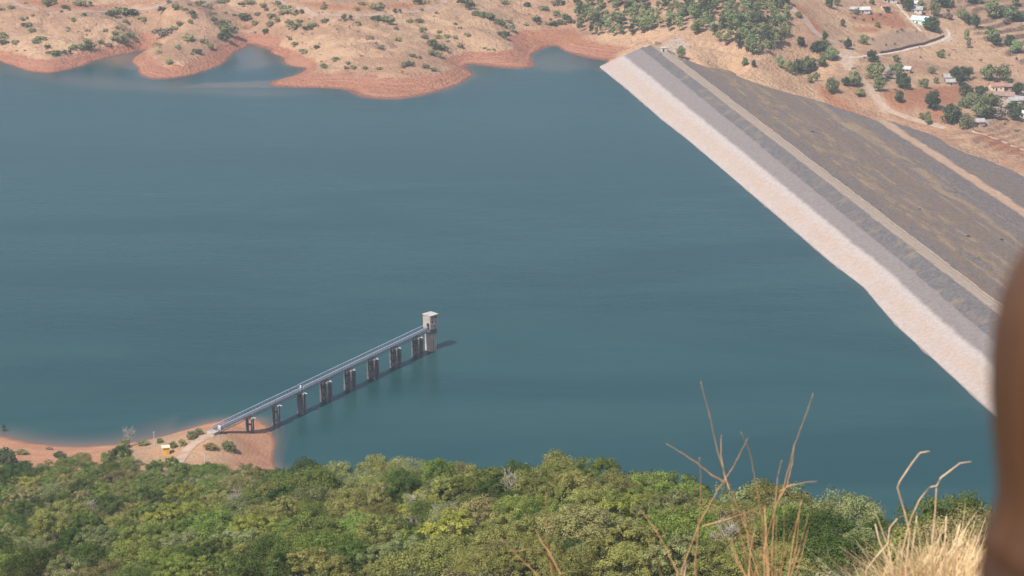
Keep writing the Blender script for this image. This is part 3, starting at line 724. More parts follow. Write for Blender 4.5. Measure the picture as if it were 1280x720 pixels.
def pier(x, kind):
    top = DZ - 1.22
    m = MB(); m.box(x, -.3, top - .3, 1.3 if kind != 'quad' else 3.0, 3.2, .6); pr = m.build('pier', CONCRETE, bridge, .03)
    m = MB(); m.box(x + .1, -2.2, top - .1, .3, 1.6, .2); m.build('bracket', STEEL, pr)
    gx, gy = b0 + BD * x
    zb = min(0, float(NH(gx, gy)) if gy < 790 else -5) - 4
    if float(NH(gx, gy)) > .3: zb = float(NH(gx, gy)) - 1.2
    h = top - .6 - zb; zc = zb + h / 2
    spots = {'bent': [(0, 1.0), (0, -1.4)], 'wall': [], 'quad': [(-1.0, 1.2), (-1.0, -1.7), (1.0, 1.2), (1.0, -1.7), (0, -.25)]}[kind]
    if kind == 'wall':
        m = MB(); m.box(x, -.3, zc, 1.5, 3.0, h); m.build('wall_shaft', CONCRETE_DARK, pr, .04)
    for dx, dy in spots:
        m = MB(); m.box(x + dx, dy, zc, .85, .85, h); m.build('column', CONCRETE_DARK, pr, .04)
    for zz in ((5.4, 2.2) if kind != 'wall' else ()):
        if zz < zb + 1: continue
        m = MB()
        if kind == 'bent': m.box(x, -.2, zz, .5, 2.4, .5)
        else:
            for dx in (-1.1, 1.1): m.box(x + dx, -.25, zz, .5, 2.7, .5)
            for dy in (1.1, -1.6): m.box(x, dy, zz, 2.2, .5, .5)
        m.build('cross_beam', CONCRETE_DARK, pr)
for k, kind in enumerate(('bent', 'bent', 'wall', 'quad', 'quad', 'quad', 'quad', 'quad')):
    pier(SPAN * (k + 1.15), kind)

# ------------------------------------------------------------------ foliage
def crown_mesh(name, seed, rx, rz, puffs, per, leaf, puff_r=(.28, .42), dome=True, z0=.5, flat=1.0):
    """leaf-sized faces spread over many small clumps that together make an uneven crown; the base of the crown is at z = 0"""
    r = np.random.default_rng(seed); V = []; T = []
    n = puffs
    ph = r.uniform(0, 2 * np.pi, n); ct = r.uniform(-.25 if dome else -.8, 1, n)
    st = np.sqrt(1 - ct ** 2); rad = r.uniform(.45, .95, n) ** .7
    lop = 1 + .30 * np.sin(ph * 2 + r.uniform(0, 6)) + .22 * np.sin(ph * 3 + r.uniform(0, 6))
    C = np.stack([np.cos(ph) * st * rad * rx * lop, np.sin(ph) * st * rad * rx * lop, rz * z0 + ct * rad * rz * (1 - z0) * (1 + .10 * np.clip(r.standard_normal(n), -1.5, 1.2))], -1)
    C[:, 2] = np.maximum(C[:, 2], rz * .12)
    for c in C:
        pr = r.uniform(*puff_r) * min(rx, rz); k = int(per * r.uniform(.7, 1.3))
        d = r.standard_normal((k, 3)); d[:, 2] = d[:, 2] * .8 + .35; d /= np.linalg.norm(d, axis=1)[:, None]
        pt = c + d * pr * r.uniform(.55, 1.08, (k, 1)) * np.array([1, 1, .8 * flat])
        nn = d + r.standard_normal((k, 3)) * .38 + np.array([0, 0, .30]); nn /= np.linalg.norm(nn, axis=1)[:, None]
        a = np.cross(nn, r.standard_normal((k, 3))); a /= np.linalg.norm(a, axis=1)[:, None] + 1e-9; b = np.cross(nn, a)
        sz = leaf * r.uniform(.55, 1.35, (k, 1)); asp = r.uniform(.45, .8, (k, 1))
        V.append(np.stack([pt - a * sz, pt - b * sz * asp, pt + a * sz, pt + b * sz * asp], 1))
        T.append(np.clip(r.uniform(.12, .88) + r.normal(0, .11, k), 0, 1))
    V = np.concatenate(V).reshape(-1, 3); T = np.concatenate(T)
    return V, np.arange(len(V)).reshape(-1, 4), T

def crown_data(name, *a, **k):
    V, F, T = crown_mesh(name, *a, **k)
    return np_mesh(name, V, F, LEAF['mid green'], fattrs=dict(tint=T))

def trunk_data(name, seed, h, r0, spread, limbs=5, mat=None):
    rr = random.Random(seed); m = MB()
    lean = (rr.uniform(-.3, .3), rr.uniform(-.3, .3))
    top = (lean[0], lean[1], h)
    m.tube([(0, 0, -.6), (lean[0] * .3, lean[1] * .3, h * .4), top], [r0 * 1.25, r0 * .85, r0 * .5], 6)
    for k in range(limbs):
        a = 2 * math.pi * (k + rr.random()) / limbs; s = rr.uniform(.5, .9) * spread; z = h * rr.uniform(.35, .75)
        m.tube([(lean[0] * z / h, lean[1] * z / h, z), (math.cos(a) * s * .5, math.sin(a) * s * .5, z + h * .25), (math.cos(a) * s, math.sin(a) * s, z + h * rr.uniform(.4, .75))], [r0 * .5, r0 * .32, r0 * .12], 5)
    return m.mesh(name, mat or BARK)

NEAR_C = [crown_data('crown', 100 + i, 3.3 + .35 * (i % 4), 3.9 + .5 * (i % 3), 62 + 10 * (i % 3), 150, .108, (.13, .13 + .05 * (1 + i % 4))) for i in range(14)]
NEAR_T = [trunk_data('trunk', 200 + i, 4.0, .16, 2.2) for i in range(4)]
BUSH_C = [crown_data('bush', 300 + i, 1.6, 1.7, 9 + i % 3, 34, .26, (.35, .55)) for i in range(6)]
WOOD_C = [crown_data('crown', 400 + i, 2.2, 8.6, 30, 36, .36, (.34, .58), dome=False, z0=.5) for i in range(6)]
WOOD_T = [trunk_data('trunk', 420 + i, 7.5, .17, 1.4, 3, PALEBARK) for i in range(3)]
VILL_C = [crown_data('crown', 500 + i, 3.5, 5.6, 34, 44, .42, (.34, .50), dome=False, z0=.5) for i in range(6)]
VILL_T = [trunk_data('trunk', 520 + i, 3.6, .28, 1.8) for i in range(3)]

ORD = 'first second third fourth fifth sixth seventh eighth ninth tenth eleventh twelfth thirteenth fourteenth fifteenth sixteenth seventeenth eighteenth nineteenth twentieth twenty-first twenty-second twenty-third twenty-fourth twenty-fifth twenty-sixth twenty-seventh twenty-eighth twenty-ninth thirtieth'.split()
LABELS = []                                   # (object, base label, px) -> label given at the end
def describe(o, base, px, cat, group):
    o['category'] = cat; o['group'] = group; LABELS.append((o, base, px))

def leafy(name, data, mat, loc, scale, parent=None):
    o = bpy.data.objects.new(name, data); COL.objects.link(o)
    o.material_slots[0].link = 'OBJECT'; o.material_slots[0].material = mat
    o.location = loc; o.scale = scale
    if parent is not None: o.parent = parent
    return o

def tree(name, crowns, trunks, mat, loc, sx, sz, lift):
    root = empty(name, loc, random.uniform(0, 6.28))
    leafy('crown', random.choice(crowns), LEAF[mat], (0, 0, lift), (sx * random.uniform(.92, 1.1), sx * random.uniform(.92, 1.1), sz), root)
    t_ = bpy.data.objects.new('trunk', random.choice(trunks)); COL.objects.link(t_); t_.parent = root
    t_.scale = (sx, sx, max(.6, (lift + 1.6 * sz) / 4.0) if trunks is NEAR_T else sz)
    return root

# --- near slope: the 290 trees that show largest, and the scrub between them as one mass
TREELINE = [(-20,588),(60,582),(100,577),(130,571),(150,564),(168,582),(205,585),(240,590),(300,590),(345,590),(480,590),(640,597),(800,605),(900,613),(1000,636),(1100,643),(1200,642),(1300,658)]
tlx = [a for a, _ in TREELINE]; tly = [b for _, b in TREELINE]
def near_zone(px, py):
    col = 'below the sandy spit' if px < 150 else 'below the yellow hut' if px < 262 else 'below the footbridge' if px < 420 else 'below the intake tower' if px < 600 else 'below open water' if px < 790 else 'behind the bare twigs' if px < 1060 else 'behind the straw'
    d = py - np.interp(px, tlx, tly)
    row = 'on the crest' if d < 14 else 'high on slope' if d < 45 else 'midway down slope' if d < 85 else 'low on slope'
    return f'{row} {col}'
cand = []
py = 566.0
while py < 745:
    px = -25 + random.uniform(0, 20)
    while px < 1300:
        top = np.interp(px, tlx, tly)
        if py > top + (1 if px < 345 else 14):
            q = onto(NH, px, min(py, 738), 120, 800, 1400)
            if q is not None and q[2] > 5:
                s_px = FPX / math.hypot(q[1], CAMZ - q[2])
                cand.append((px + random.uniform(-6, 6), py + random.uniform(-4, 4), q, s_px))
                px += s_px * random.uniform(5.2, 8.4); continue
        px += 14
    py += 8.2 + max(0, (py - 590)) * .055
SHAPES = ['rounded tree', 'spreading tree', 'lumpy tree']
kinds_l = ['bright green'] * 3 + ['dark green'] * 4 + ['mid green'] * 5 + ['olive'] * 3 + ['yellow green'] * 1 + ['grey green'] * 2 + ['brownish'] * 1
kinds_r = ['olive'] * 6 + ['grey green'] * 5 + ['mid green'] * 4 + ['dark green'] * 2 + ['bright green'] * 2 + ['brownish'] * 1 + ['yellow green'] * 1
random.shuffle(cand)
near_pts = []
for px, py, q, s_px in cand[:292]:
    g = vnoise(np.array([q[0]]), np.array([q[1]]), 30, 77, 2)[0]
    kind = random.choice(kinds_l if px < 430 + g * 300 else kinds_r)
    sc = random.uniform(.72, 1.2)
    if px < 345 and py < 600: sc *= .72
    sx = sc * random.uniform(.95, 1.25); sz = sc * random.uniform(.8, 1.15)
    lift = random.uniform(.6, 1.8) * sc
    r_ = tree('broadleaf_tree', NEAR_C, NEAR_T, kind, (q[0], q[1], q[2] - .1), sx, sz, lift)
    size = 'small' if sc < .82 else 'large' if sc > 1.08 else ''
    near_pts.append((q[0], q[1]))
    describe(r_, ' '.join(f'{size} {kind} rounded tree {near_zone(px, py)}'.split()), px, 'tree', 'trees on the near wooded slope')
# trees that stand out above the crest
for (px, Y, top, kind, lab) in [(472, 560, 563, 'grey green', 'tall grey green tree standing above the wooded crest below the tower'), (845, 385, 583, 'dark green', 'tall dark tree above the wooded crest beside the bare twigs'),
        (150, 700, 556, 'dark green', 'dark tree at top of the wooded slope below the bare grey tree'), (1065, 315, 624, 'grey green', 'pale grey green tree on the crest between twigs and straw'), (8, 690, 566, 'far dark', 'dark bluish tree at the sandy spit edge at picture border'),
        (385, 610, 571, 'dark green', 'dark green tree at the crest just beyond the sand spit corner'), (580, 480, 582, 'olive', 'broad olive tree on the crest below and beside the tower'), (940, 345, 594, 'grey green', 'broad grey green tree directly behind the forked bare twigs'),
        (1205, 262, 618, 'mid green', 'rounded mid green tree directly above the straw tuft'), (498, 545, 572, 'grey green', 'loose grey green tree right beside the tallest tree on the crest'), (720, 410, 586, 'mid green', 'mid green tree rising from the crest below open water')]:
    p = PY(px, top, Y); zg = float(NH(p[0], p[1])); H_ = min(max((p[2] - zg) / 6.7, .7), 1.7)
    r_ = tree('broadleaf_tree', NEAR_C, NEAR_T, kind, (p[0], p[1], zg - .1), H_ * random.uniform(.95, 1.15), H_ * 1.18, 1.0 * H_)
    tag(r_, lab, 'tree', 'trees on the near wooded slope'); near_pts.append((p[0], p[1]))
# undergrowth mass
Vb = []; Tb = []; Kb = []
base = [crown_mesh('u', 700 + i, 1.7, 1.9, 16, 40, .14, (.26, .50)) for i in range(6)]
n_under = 0
while n_under < 2600:
    px, py = random.uniform(-30, 1310), random.uniform(566, 790)
    if py < np.interp(px, tlx, tly) + 1: continue
    if 84 < px < 122 and py > 700: continue
    d = rays(px, min(py, 790))
    q = onto(NH, px, py, 110, 800, 700)
    n_under += 1
    if q is None or q[2] < 6.0: continue
    V0, F0, T0 = random.choice(base)
    a = random.uniform(0, 6.28); s_ = random.uniform(.6, 1.5); c_, n_ = math.cos(a) * s_, math.sin(a) * s_
    V1 = np.empty_like(V0); V1[:, 0] = V0[:, 0] * c_ - V0[:, 1] * n_ + q[0]; V1[:, 1] = V0[:, 0] * n_ + V0[:, 1] * c_ + q[1]; V1[:, 2] = V0[:, 2] * s_ * random.uniform(.7, 1.3) + q[2] - .2
    Vb.append(V1); Tb.append(T0); Kb.append(np.full(len(T0), np.clip(random.gauss(.35 if px < 430 else .6, .22), 0, 1)))
t = NT('undergrowth_leaf')
c = t.ramp(t.attr('sort'), [(0, (.055, .085, .022)), (.3, (.100, .125, .032)), (.55, (.125, .125, .046)), (.75, (.140, .145, .078)), (1, (.16, .125, .066))])
hs = t.node('ShaderNodeHueSaturation'); t.lk(c, hs.inputs['Color']); t.lk(t.rng(t.attr('tint'), 0, 1, .75, 1.9, False), hs.inputs['Value'])
d_ = t.node('ShaderNodeBsdfDiffuse'); t.lk(hs.outputs[0], d_.inputs[0]); tr = t.node('ShaderNodeBsdfTranslucent'); t.lk(hs.outputs[0], tr.inputs[0])
mx = t.node('ShaderNodeMixShader'); mx.inputs[0].default_value = .25; t.lk(d_.outputs[0], mx.inputs[1]); t.lk(tr.outputs[0], mx.inputs[2]); t.lk(mx.outputs[0], t.out.inputs[0])
Vb = np.concatenate(Vb)
tag(link('undergrowth', np_mesh('undergrowth', Vb, np.arange(len(Vb)).reshape(-1, 4), t.m, fattrs=dict(tint=np.concatenate(Tb), sort=np.concatenate(Kb)))),
    'dense green and olive scrub filling the wooded near slope', 'undergrowth', kind='stuff')

# --- scrub on the far headlands
def hill_zone(px, py):
    if px < 150: a = 'left of the muddy cove'
    elif px < 248: a = 'beside the muddy cove'
    elif px < 345: a = 'around the deep cove'
    elif px < 500: a = 'on the broad dry headland'
    elif px < 600: a = 'in the headland gully'
    else: a = 'by the red gully'
    lim = np.interp(px, [0, 60, 125, 205, 275, 300, 340, 405, 460, 520, 560, 600, 720], [0, 15, 15, 6, 1, -5, 0, 19, 20, 15, 0, -5, -5])
    return a + (' above the track' if py < lim else '')
# (px, py, width in px, kind): bushes one can make out on the far shore
BUSH = [(62,4,16,'m'),(82,10,9,'d'),(97,6,10,'m'),(108,7,10,'m'),(14,10,7,'m'),(2,12,6,'m'),(40,19,5,'p'),(105,19,6,'d'),(92,26,7,'m'),(30,24,8,'m'),(36,32,9,'m'),(31,32,8,'d'),(40,39,8,'m'),(3,47,13,'m'),(4,54,10,'d'),(19,54,8,'p'),
    (45,53,9,'m'),(50,50,11,'m'),(60,60,7,'d'),(68,68,9,'m'),(73,67,9,'m'),(83,66,9,'d'),(61,66,6,'m'),(95,61,11,'m'),(104,60,10,'m'),(112,61,12,'d'),(108,53,8,'m'),(127,53,8,'m'),(136,57,7,'b'),(148,49,13,'m'),(156,54,9,'d'),(145,43,8,'m'),(160,45,8,'p'),(165,46,9,'m'),(176,42,10,'m'),
    (140,19,12,'d'),(150,17,14,'m'),(161,19,15,'d'),(168,17,10,'m'),(157,28,7,'m'),(148,35,6,'m'),(132,38,6,'m'),(177,25,9,'p'),(203,15,10,'d'),(221,11,11,'m'),(232,12,6,'m'),(211,3,8,'m'),(204,44,19,'b'),(196,57,8,'p'),(217,38,9,'p'),(225,31,8,'m'),(238,28,7,'m'),
    (240,18,9,'d'),(250,6,10,'m'),(262,9,8,'m'),(210,79,10,'m'),(228,80,8,'d'),(198,66,7,'p'),(235,50,12,'p'),(222,60,8,'p'),(247,66,11,'d'),(256,53,10,'m'),(262,60,10,'m'),(278,33,16,'m'),(284,41,19,'m'),(280,48,16,'d'),(275,3,9,'m'),(281,3,9,'m'),(268,26,7,'d'),(263,18,7,'m'),
    (243,22,6,'m'),(302,6,8,'d'),(312,4,10,'m'),(318,29,9,'m'),(328,8,8,'m'),(333,12,6,'m'),(305,24,12,'d'),(322,18,7,'m'),(332,40,8,'d'),(337,30,9,'m'),(340,22,10,'m'),(346,6,9,'m'),(352,10,9,'m'),(358,11,10,'m'),(353,17,8,'m'),(362,16,10,'p'),(360,30,9,'m'),(366,36,11,'m'),(372,34,10,'m'),(375,16,8,'d'),(374,27,8,'m'),(384,36,9,'d'),(388,33,8,'m'),(394,32,8,'m'),
    (346,26,8,'m'),(342,46,7,'d'),(363,48,6,'m'),(369,55,8,'m'),(380,66,10,'m'),(396,60,7,'d'),(393,84,8,'m'),(405,84,10,'m'),(420,75,8,'m'),(433,24,10,'d'),(406,27,9,'m'),(447,29,6,'m'),(434,79,6,'m'),(440,85,8,'m'),(456,86,6,'m'),(432,85,6,'m'),(474,86,6,'m'),
    (405,10,7,'m'),(468,12,13,'m'),(476,10,11,'m'),(447,12,6,'m'),(496,15,8,'d'),(470,24,10,'d'),(478,24,9,'m'),(483,29,16,'m'),(455,5,7,'m'),(522,4,10,'d'),(533,4,6,'m'),(524,27,8,'m'),(512,26,7,'m'),(546,16,5,'b'),(527,12,5,'m'),(495,36,6,'m'),(498,50,8,'p'),(475,60,10,'b'),(462,48,8,'b'),
    (529,39,9,'m'),(531,47,9,'m'),(540,56,11,'m'),(545,60,12,'d'),(552,60,10,'m'),(556,62,10,'d'),(538,67,9,'m'),(547,70,10,'m'),(554,72,9,'m'),(561,77,8,'d'),(548,47,8,'p'),(541,52,8,'p'),(549,40,6,'m'),(558,46,7,'m'),(570,47,7,'m'),(575,58,8,'m'),(569,30,5,'m'),(584,44,7,'m'),
    (512,81,10,'d'),(504,82,8,'m'),(533,84,8,'m'),(543,88,8,'m'),(503,96,6,'m'),(553,90,6,'b'),(515,70,7,'m'),(523,72,7,'m'),(617,62,4,'m'),(611,62,4,'b'),
    (576,5,10,'d'),(584,4,12,'m'),(589,11,12,'d'),(594,18,9,'m'),(601,20,10,'m'),(609,21,11,'m'),(614,24,10,'d'),(621,28,10,'m'),(628,30,9,'m'),(637,37,11,'m'),(636,27,7,'b'),(629,46,12,'d'),(632,42,8,'m'),(659,7,9,'d'),(630,4,8,'m'),
    (671,28,12,'d'),(680,12,10,'m'),(688,30,9,'m'),(693,31,9,'d'),(695,20,10,'m'),(701,29,10,'m'),(710,25,10,'d'),(658,31,5,'m'),(700,4,10,'d'),(694,6,8,'b'),(705,22,8,'m'),(713,27,10,'m')]
for k in range(70):   # small tufts and seedlings between them
    BUSH.append((random.uniform(5, 720), random.uniform(0, 80), random.uniform(2.6, 4.6), random.choice('mmpdb')))
BK = {'m': ('far mid', 'mid green'), 'd': ('far dark', 'dark green'), 'p': ('far pale', 'pale green'), 'b': ('bare twigs', 'leafless grey')}
n_b = 0
for px, py, w, k in BUSH:
    q = onto(FH, px, py + 1, 1150, 2000, 3000)
    if q is None or q[2] < 5.2: continue
    s_ = 1.22 * w / (FPX / math.hypot(q[1], CAMZ)) / 3.6
    o = leafy('bush', BUSH_C[n_b % 6], LEAF[BK[k][0]], (q[0], q[1], q[2] - .1), (s_ * random.uniform(.9, 1.2), s_, s_ * random.uniform(.8, 1.15)))
    o.rotation_euler = (0, 0, random.uniform(0, 6.28)); n_b += 1
    size = 'small' if w < 5 else 'large' if w > 11 else ''
    describe(o, ' '.join(f'{size} {BK[k][1]} bush {hill_zone(px, py)}'.split()), px, 'bush', 'bushes on the far dry headlands')

# --- dry tufts all over the far ground
Vb = []; Tb = []
tb_ = [crown_mesh('t', 800 + i, .75, .7, 3, 7, .26, (.35, .6)) for i in range(6)]
k = 0
while k < 5200:
    k += 1
    px, py = random.uniform(-10, 1290), random.uniform(-6, 170)
    if py > 95 and px < 1000: continue
    X_, Y_ = random.uniform(-420, 470), random.uniform(1150, 1720)
    if vnoise(np.array([X_]), np.array([Y_]), 70, 91, 3)[0] < random.uniform(-.25, .12): continue
    z_ = float(FH(X_, Y_)); s_, u_ = dam_su(X_, Y_)
    if (s_ > -30 and -45 < u_ < 215) or (z_ < 5.4 and X_ < 90): continue
    V0, F0, T0 = random.choice(tb_); s_ = random.uniform(.5, 1.5); a = random.uniform(0, 6.28); c_, n_ = math.cos(a) * s_, math.sin(a) * s_
    V1 = np.stack([V0[:, 0] * c_ - V0[:, 1] * n_ + X_, V0[:, 0] * n_ + V0[:, 1] * c_ + Y_, V0[:, 2] * s_ + z_ - .15], -1)
    Vb.append(V1); Tb.append(np.clip(T0 * .5 + random.choice((0, .1, .3, .5)), 0, 1))
t = NT('dry_scrub'); c = t.ramp(t.attr('tint'), [(0, (.10, .105, .05)), (.35, (.16, .14, .075)), (.7, (.22, .15, .09)), (1, (.34, .23, .14))])
t.principled(c, .95, .05); Vb = np.concatenate(Vb)
tag(link('dry_scrub', np_mesh('dry_scrub', Vb, np.arange(len(Vb)).reshape(-1, 4), t.m, fattrs=dict(tint=np.concatenate(Tb)))), 'low dry tufts and scrub scattered over the far hills', 'scrub', kind='stuff')

# --- woodland above the far end of the dam
WOODS = [(718,-6),(985,-6),(985,62),(970,72),(948,72),(925,66),(905,58),(880,48),(850,42),(835,40),(800,46),(770,46),(735,48),(719,38)]
def wood_zone(px, py):
    col = 'above red bank' if px < 800 else 'behind dam end' if px < 880 else 'on far flank'
    edge = np.interp(px, [718, 735, 770, 800, 850, 880, 905, 948, 985], [38, 48, 46, 46, 42, 48, 58, 72, 62])
    d = edge - py
    return ('at woodland front' if d < 12 else 'deep in woodland' if d < 32 else 'at woodland back') + ' ' + col
cand = []
wp = np.array(WOODS); tries = 0; pts = []
while len(pts) < 285 and tries < 30000:
    tries += 1
    px, py = random.uniform(715, 990), random.uniform(-10, 74)
    if not poly_mask(np.array([px]), np.array([py]), WOODS)[0]: continue
    if poly_mask(np.array([px]), np.array([py]), [(800,-8),(820,-8),(822,12),(806,20)])[0] or poly_mask(np.array([px]), np.array([py]), [(755,15),(775,15),(778,30),(760,28)])[0]: continue
    if any(abs(px - a) < 3.6 and abs(py - b) < 2.7 for a, b in pts): continue
    pts.append((px, py))
for px, py in pts:
    q = onto(FH, px, py, 1150, 2100, 3000)
    if q is None or q[2] < 4.5: continue
    kind = random.choice(['wood green', 'wood green', 'far mid', 'far pale', 'far dark'])
    sc = random.uniform(.7, 1.05)
    r_ = tree('gum_tree', WOOD_C, WOOD_T, kind, (q[0], q[1], q[2]), sc * random.uniform(.9, 1.15), sc, 1.8 * sc)
    describe(r_, f"{'short' if sc < .8 else 'tall'} slim {dict([('wood green', 'fresh green'), ('far mid', 'dull green'), ('far pale', 'pale green'), ('far dark', 'dark green')])[kind]} tree {wood_zone(px, py)}", px, 'tree', 'slim trees of the far woodland')

# --- trees around the village and between it and the dam: (px, py of the foot, width, height in px, kind, where)
VT = [(851,73,11,16,'p','alone below the woodland front'),(930,83,8,12,'w','at the dam edge below the woodland'),(942,84,6,9,'d','at the dam edge below the woodland'),(976,85,9,15,'w','beside the valley face of the dam'),(987,92,11,18,'m','beside the valley face of the dam'),(997,93,14,20,'d','beside the valley face of the dam'),
    (1008,92,16,22,'m','beside the valley face of the dam'),(1015,88,12,16,'d','beside the valley face of the dam'),(1026,83,14,15,'m','below the bend of the dirt track'),(1038,76,13,18,'w','below the bend of the dirt track'),(1043,74,10,14,'m','below the bend of the dirt track'),
    (1001,58,11,13,'d','beside the dirt track past the woodland'),(1023,66,20,16,'d','in the bend of the dirt track'),(1031,56,8,16,'d','in the bend of the dirt track'),(1028,63,14,14,'m','in the bend of the dirt track'),(1060,62,9,14,'d','at the road fork'),(1079,55,12,12,'p','in the dry field by the road fork'),
    (1020,101,10,11,'m','at the groin of the dam'),(1012,103,9,10,'p','at the groin of the dam'),(1040,117,15,21,'m','on the slope above the dam groin'),(1058,108,10,12,'d','on the slope above the dam groin'),(1067,108,17,20,'m','on the slope above the dam groin'),(1072,106,12,16,'p','on the slope above the dam groin'),
    (1092,78,15,16,'d','below the curved pale road'),(1121,78,9,10,'m','below the curved pale road'),(1095,100,24,22,'m','at the top of the village'),(1088,98,13,14,'w','at the top of the village'),(1098,114,14,17,'m','at the top of the village'),(1121,94,16,15,'w','at the top of the village'),(1128,110,20,20,'d','at the red field edge'),
    (1111,98,12,10,'b','at the top of the village'),(1124,128,12,15,'d','alone in the red field'),(1166,136,20,25,'d','at the corner of the red field'),(1155,110,12,12,'m','above the red field'),(1165,92,10,9,'p','above the red field'),(1170,104,8,8,'m','above the red field'),(1176,72,10,9,'m','in the dry field below the road'),
    (1194,100,17,18,'d','over the grey roofed sheds'),(1204,100,18,17,'d','over the grey roofed sheds'),(1200,107,13,18,'d','over the grey roofed sheds'),(1212,92,10,9,'m','over the grey roofed sheds'),(1236,100,20,20,'m','behind the cream house'),(1254,101,18,21,'m','behind the cream house'),(1246,106,8,8,'d','behind the cream house'),
    (1273,119,16,17,'d','beside the brown shed'),(1262,108,10,10,'d','beside the brown shed'),(1208,122,18,17,'d','in the village grove'),(1226,124,17,17,'d','in the village grove'),(1214,132,17,17,'m','in the village grove'),(1204,134,15,13,'w','in the village grove'),(1227,136,20,17,'m','in the village grove'),(1238,132,18,16,'m','in the village grove'),(1246,133,13,12,'m','in the village grove'),
    (1226,147,20,20,'m','in the village grove'),(1236,148,16,16,'d','in the village grove'),(1188,154,23,24,'d','at the lower edge of the village'),(1207,160,18,19,'m','at the lower edge of the village'),(1197,152,13,14,'m','at the lower edge of the village'),(1249,150,17,15,'b','at the lower edge of the village'),(1266,150,20,25,'d','at the lower edge of the village'),
    (1159,156,9,18,'p','below the red field'),(1152,149,8,8,'m','below the red field'),(1280,140,12,14,'m','at the lower edge of the village'),
    (1164,38,23,18,'d','beside the mint roofed house'),(1134,14,13,18,'d','behind the mint roofed house'),(1152,12,13,12,'m','behind the mint roofed house'),(1130,6,12,12,'m','behind the mint roofed house'),(1168,20,15,20,'m','above the terraced fields'),(1176,9,14,14,'d','above the terraced fields'),(1186,9,15,12,'m','above the terraced fields'),(1170,6,14,12,'d','above the terraced fields'),
    (1203,25,13,15,'m','among the terraced fields'),(1210,30,11,12,'d','among the terraced fields'),(1220,35,9,16,'d','among the terraced fields'),(1217,27,10,10,'m','among the terraced fields'),(1240,52,20,16,'m','at the end of the field ridge'),(1245,56,14,12,'d','at the end of the field ridge'),(1237,44,14,10,'d','at the end of the field ridge'),(1261,58,13,15,'d','among the terraced fields'),(1268,66,16,16,'w','among the terraced fields'),
    (1213,3,14,9,'d','on the top terrace'),(1225,4,12,9,'m','on the top terrace'),(1240,22,20,24,'m','on the top terrace'),(1249,20,14,14,'m','on the top terrace'),(1264,24,20,18,'w','on the top terrace'),(1271,27,12,12,'d','on the top terrace'),(1278,26,10,12,'m','on the top terrace'),(1269,6,12,10,'m','on the top terrace'),
    (1037,10,9,14,'d','by the upper dirt track'),(1046,7,8,12,'p','by the upper dirt track'),(969,10,9,13,'d','by the upper dirt track'),(1090,6,7,8,'m','near the white roofed house'),(1109,16,7,8,'d','near the white roofed house'),(1070,18,8,7,'m','near the white roofed house'),(1086,17,7,6,'d','near the white roofed house'),
    (1053,33,6,10,'m','in the upper dry fields'),(1097,34,7,7,'m','in the upper dry fields'),(1185,24,12,9,'b','above the terraced fields'),(1208,50,8,14,'p','on the ridge below the terraces'),(1210,60,6,14,'b','on the ridge below the terraces'),(1258,30,8,8,'b','on the top terrace'),(998,22,9,8,'m','by the upper dirt track'),(1075,120,14,9,'p','on the slope above the dam groin')]
for k in range(60):
    px, py = random.uniform(1000, 1279), random.uniform(0, 168)
    if py > 60 + (px - 1000) * .45: continue
    VT.append((px, py, random.uniform(3, 6), random.uniform(2.5, 5), random.choice('mmpdb'), 'in the upper dry fields' if py < 40 else 'below the curved pale road' if px < 1180 else 'around the village'))
VK = {'m': ('far mid', 'dull green'), 'd': ('far dark', 'dark green'), 'p': ('far pale', 'pale green'), 'w': ('wood green', 'fresh green'), 'b': ('bare twigs', 'leafless grey')}
for px, py, w, h, k, where in VT:
    q = onto(FH, px, py, 1080, 2100, 3500)
    if q is None: continue
    s_px = FPX / math.hypot(q[1], CAMZ - q[2]); wm, hm = w / s_px, h / s_px / .97
    if h < 7:
        o = leafy('bush', random.choice(BUSH_C), LEAF[VK[k][0]], (q[0], q[1], q[2] - .1), (wm / 3.6, wm / 3.6, hm / 2.4)); o.rotation_euler = (0, 0, random.uniform(0, 6.28))
        describe(o, f'small {VK[k][1]} bush {where}', px, 'bush', 'bushes on the village side')
        continue
    root = empty('field_tree', (q[0], q[1], q[2]), random.uniform(0, 6.28))
    lift = hm * random.uniform(.02, .09)
    leafy('crown', random.choice(VILL_C), LEAF[VK[k][0]], (0, 0, lift), (wm / 7.8, wm / 7.8, (hm - lift) / 6.4), root)
    t_ = bpy.data.objects.new('trunk', random.choice(VILL_T)); COL.objects.link(t_); t_.parent = root; t_.scale = (wm / 7.8, wm / 7.8, hm / 6.5)
    describe(root, f"{'small' if w < 10 else 'large' if w > 17 else 'medium'} {VK[k][1]} tree {where}", px, 'tree', 'trees around the village')

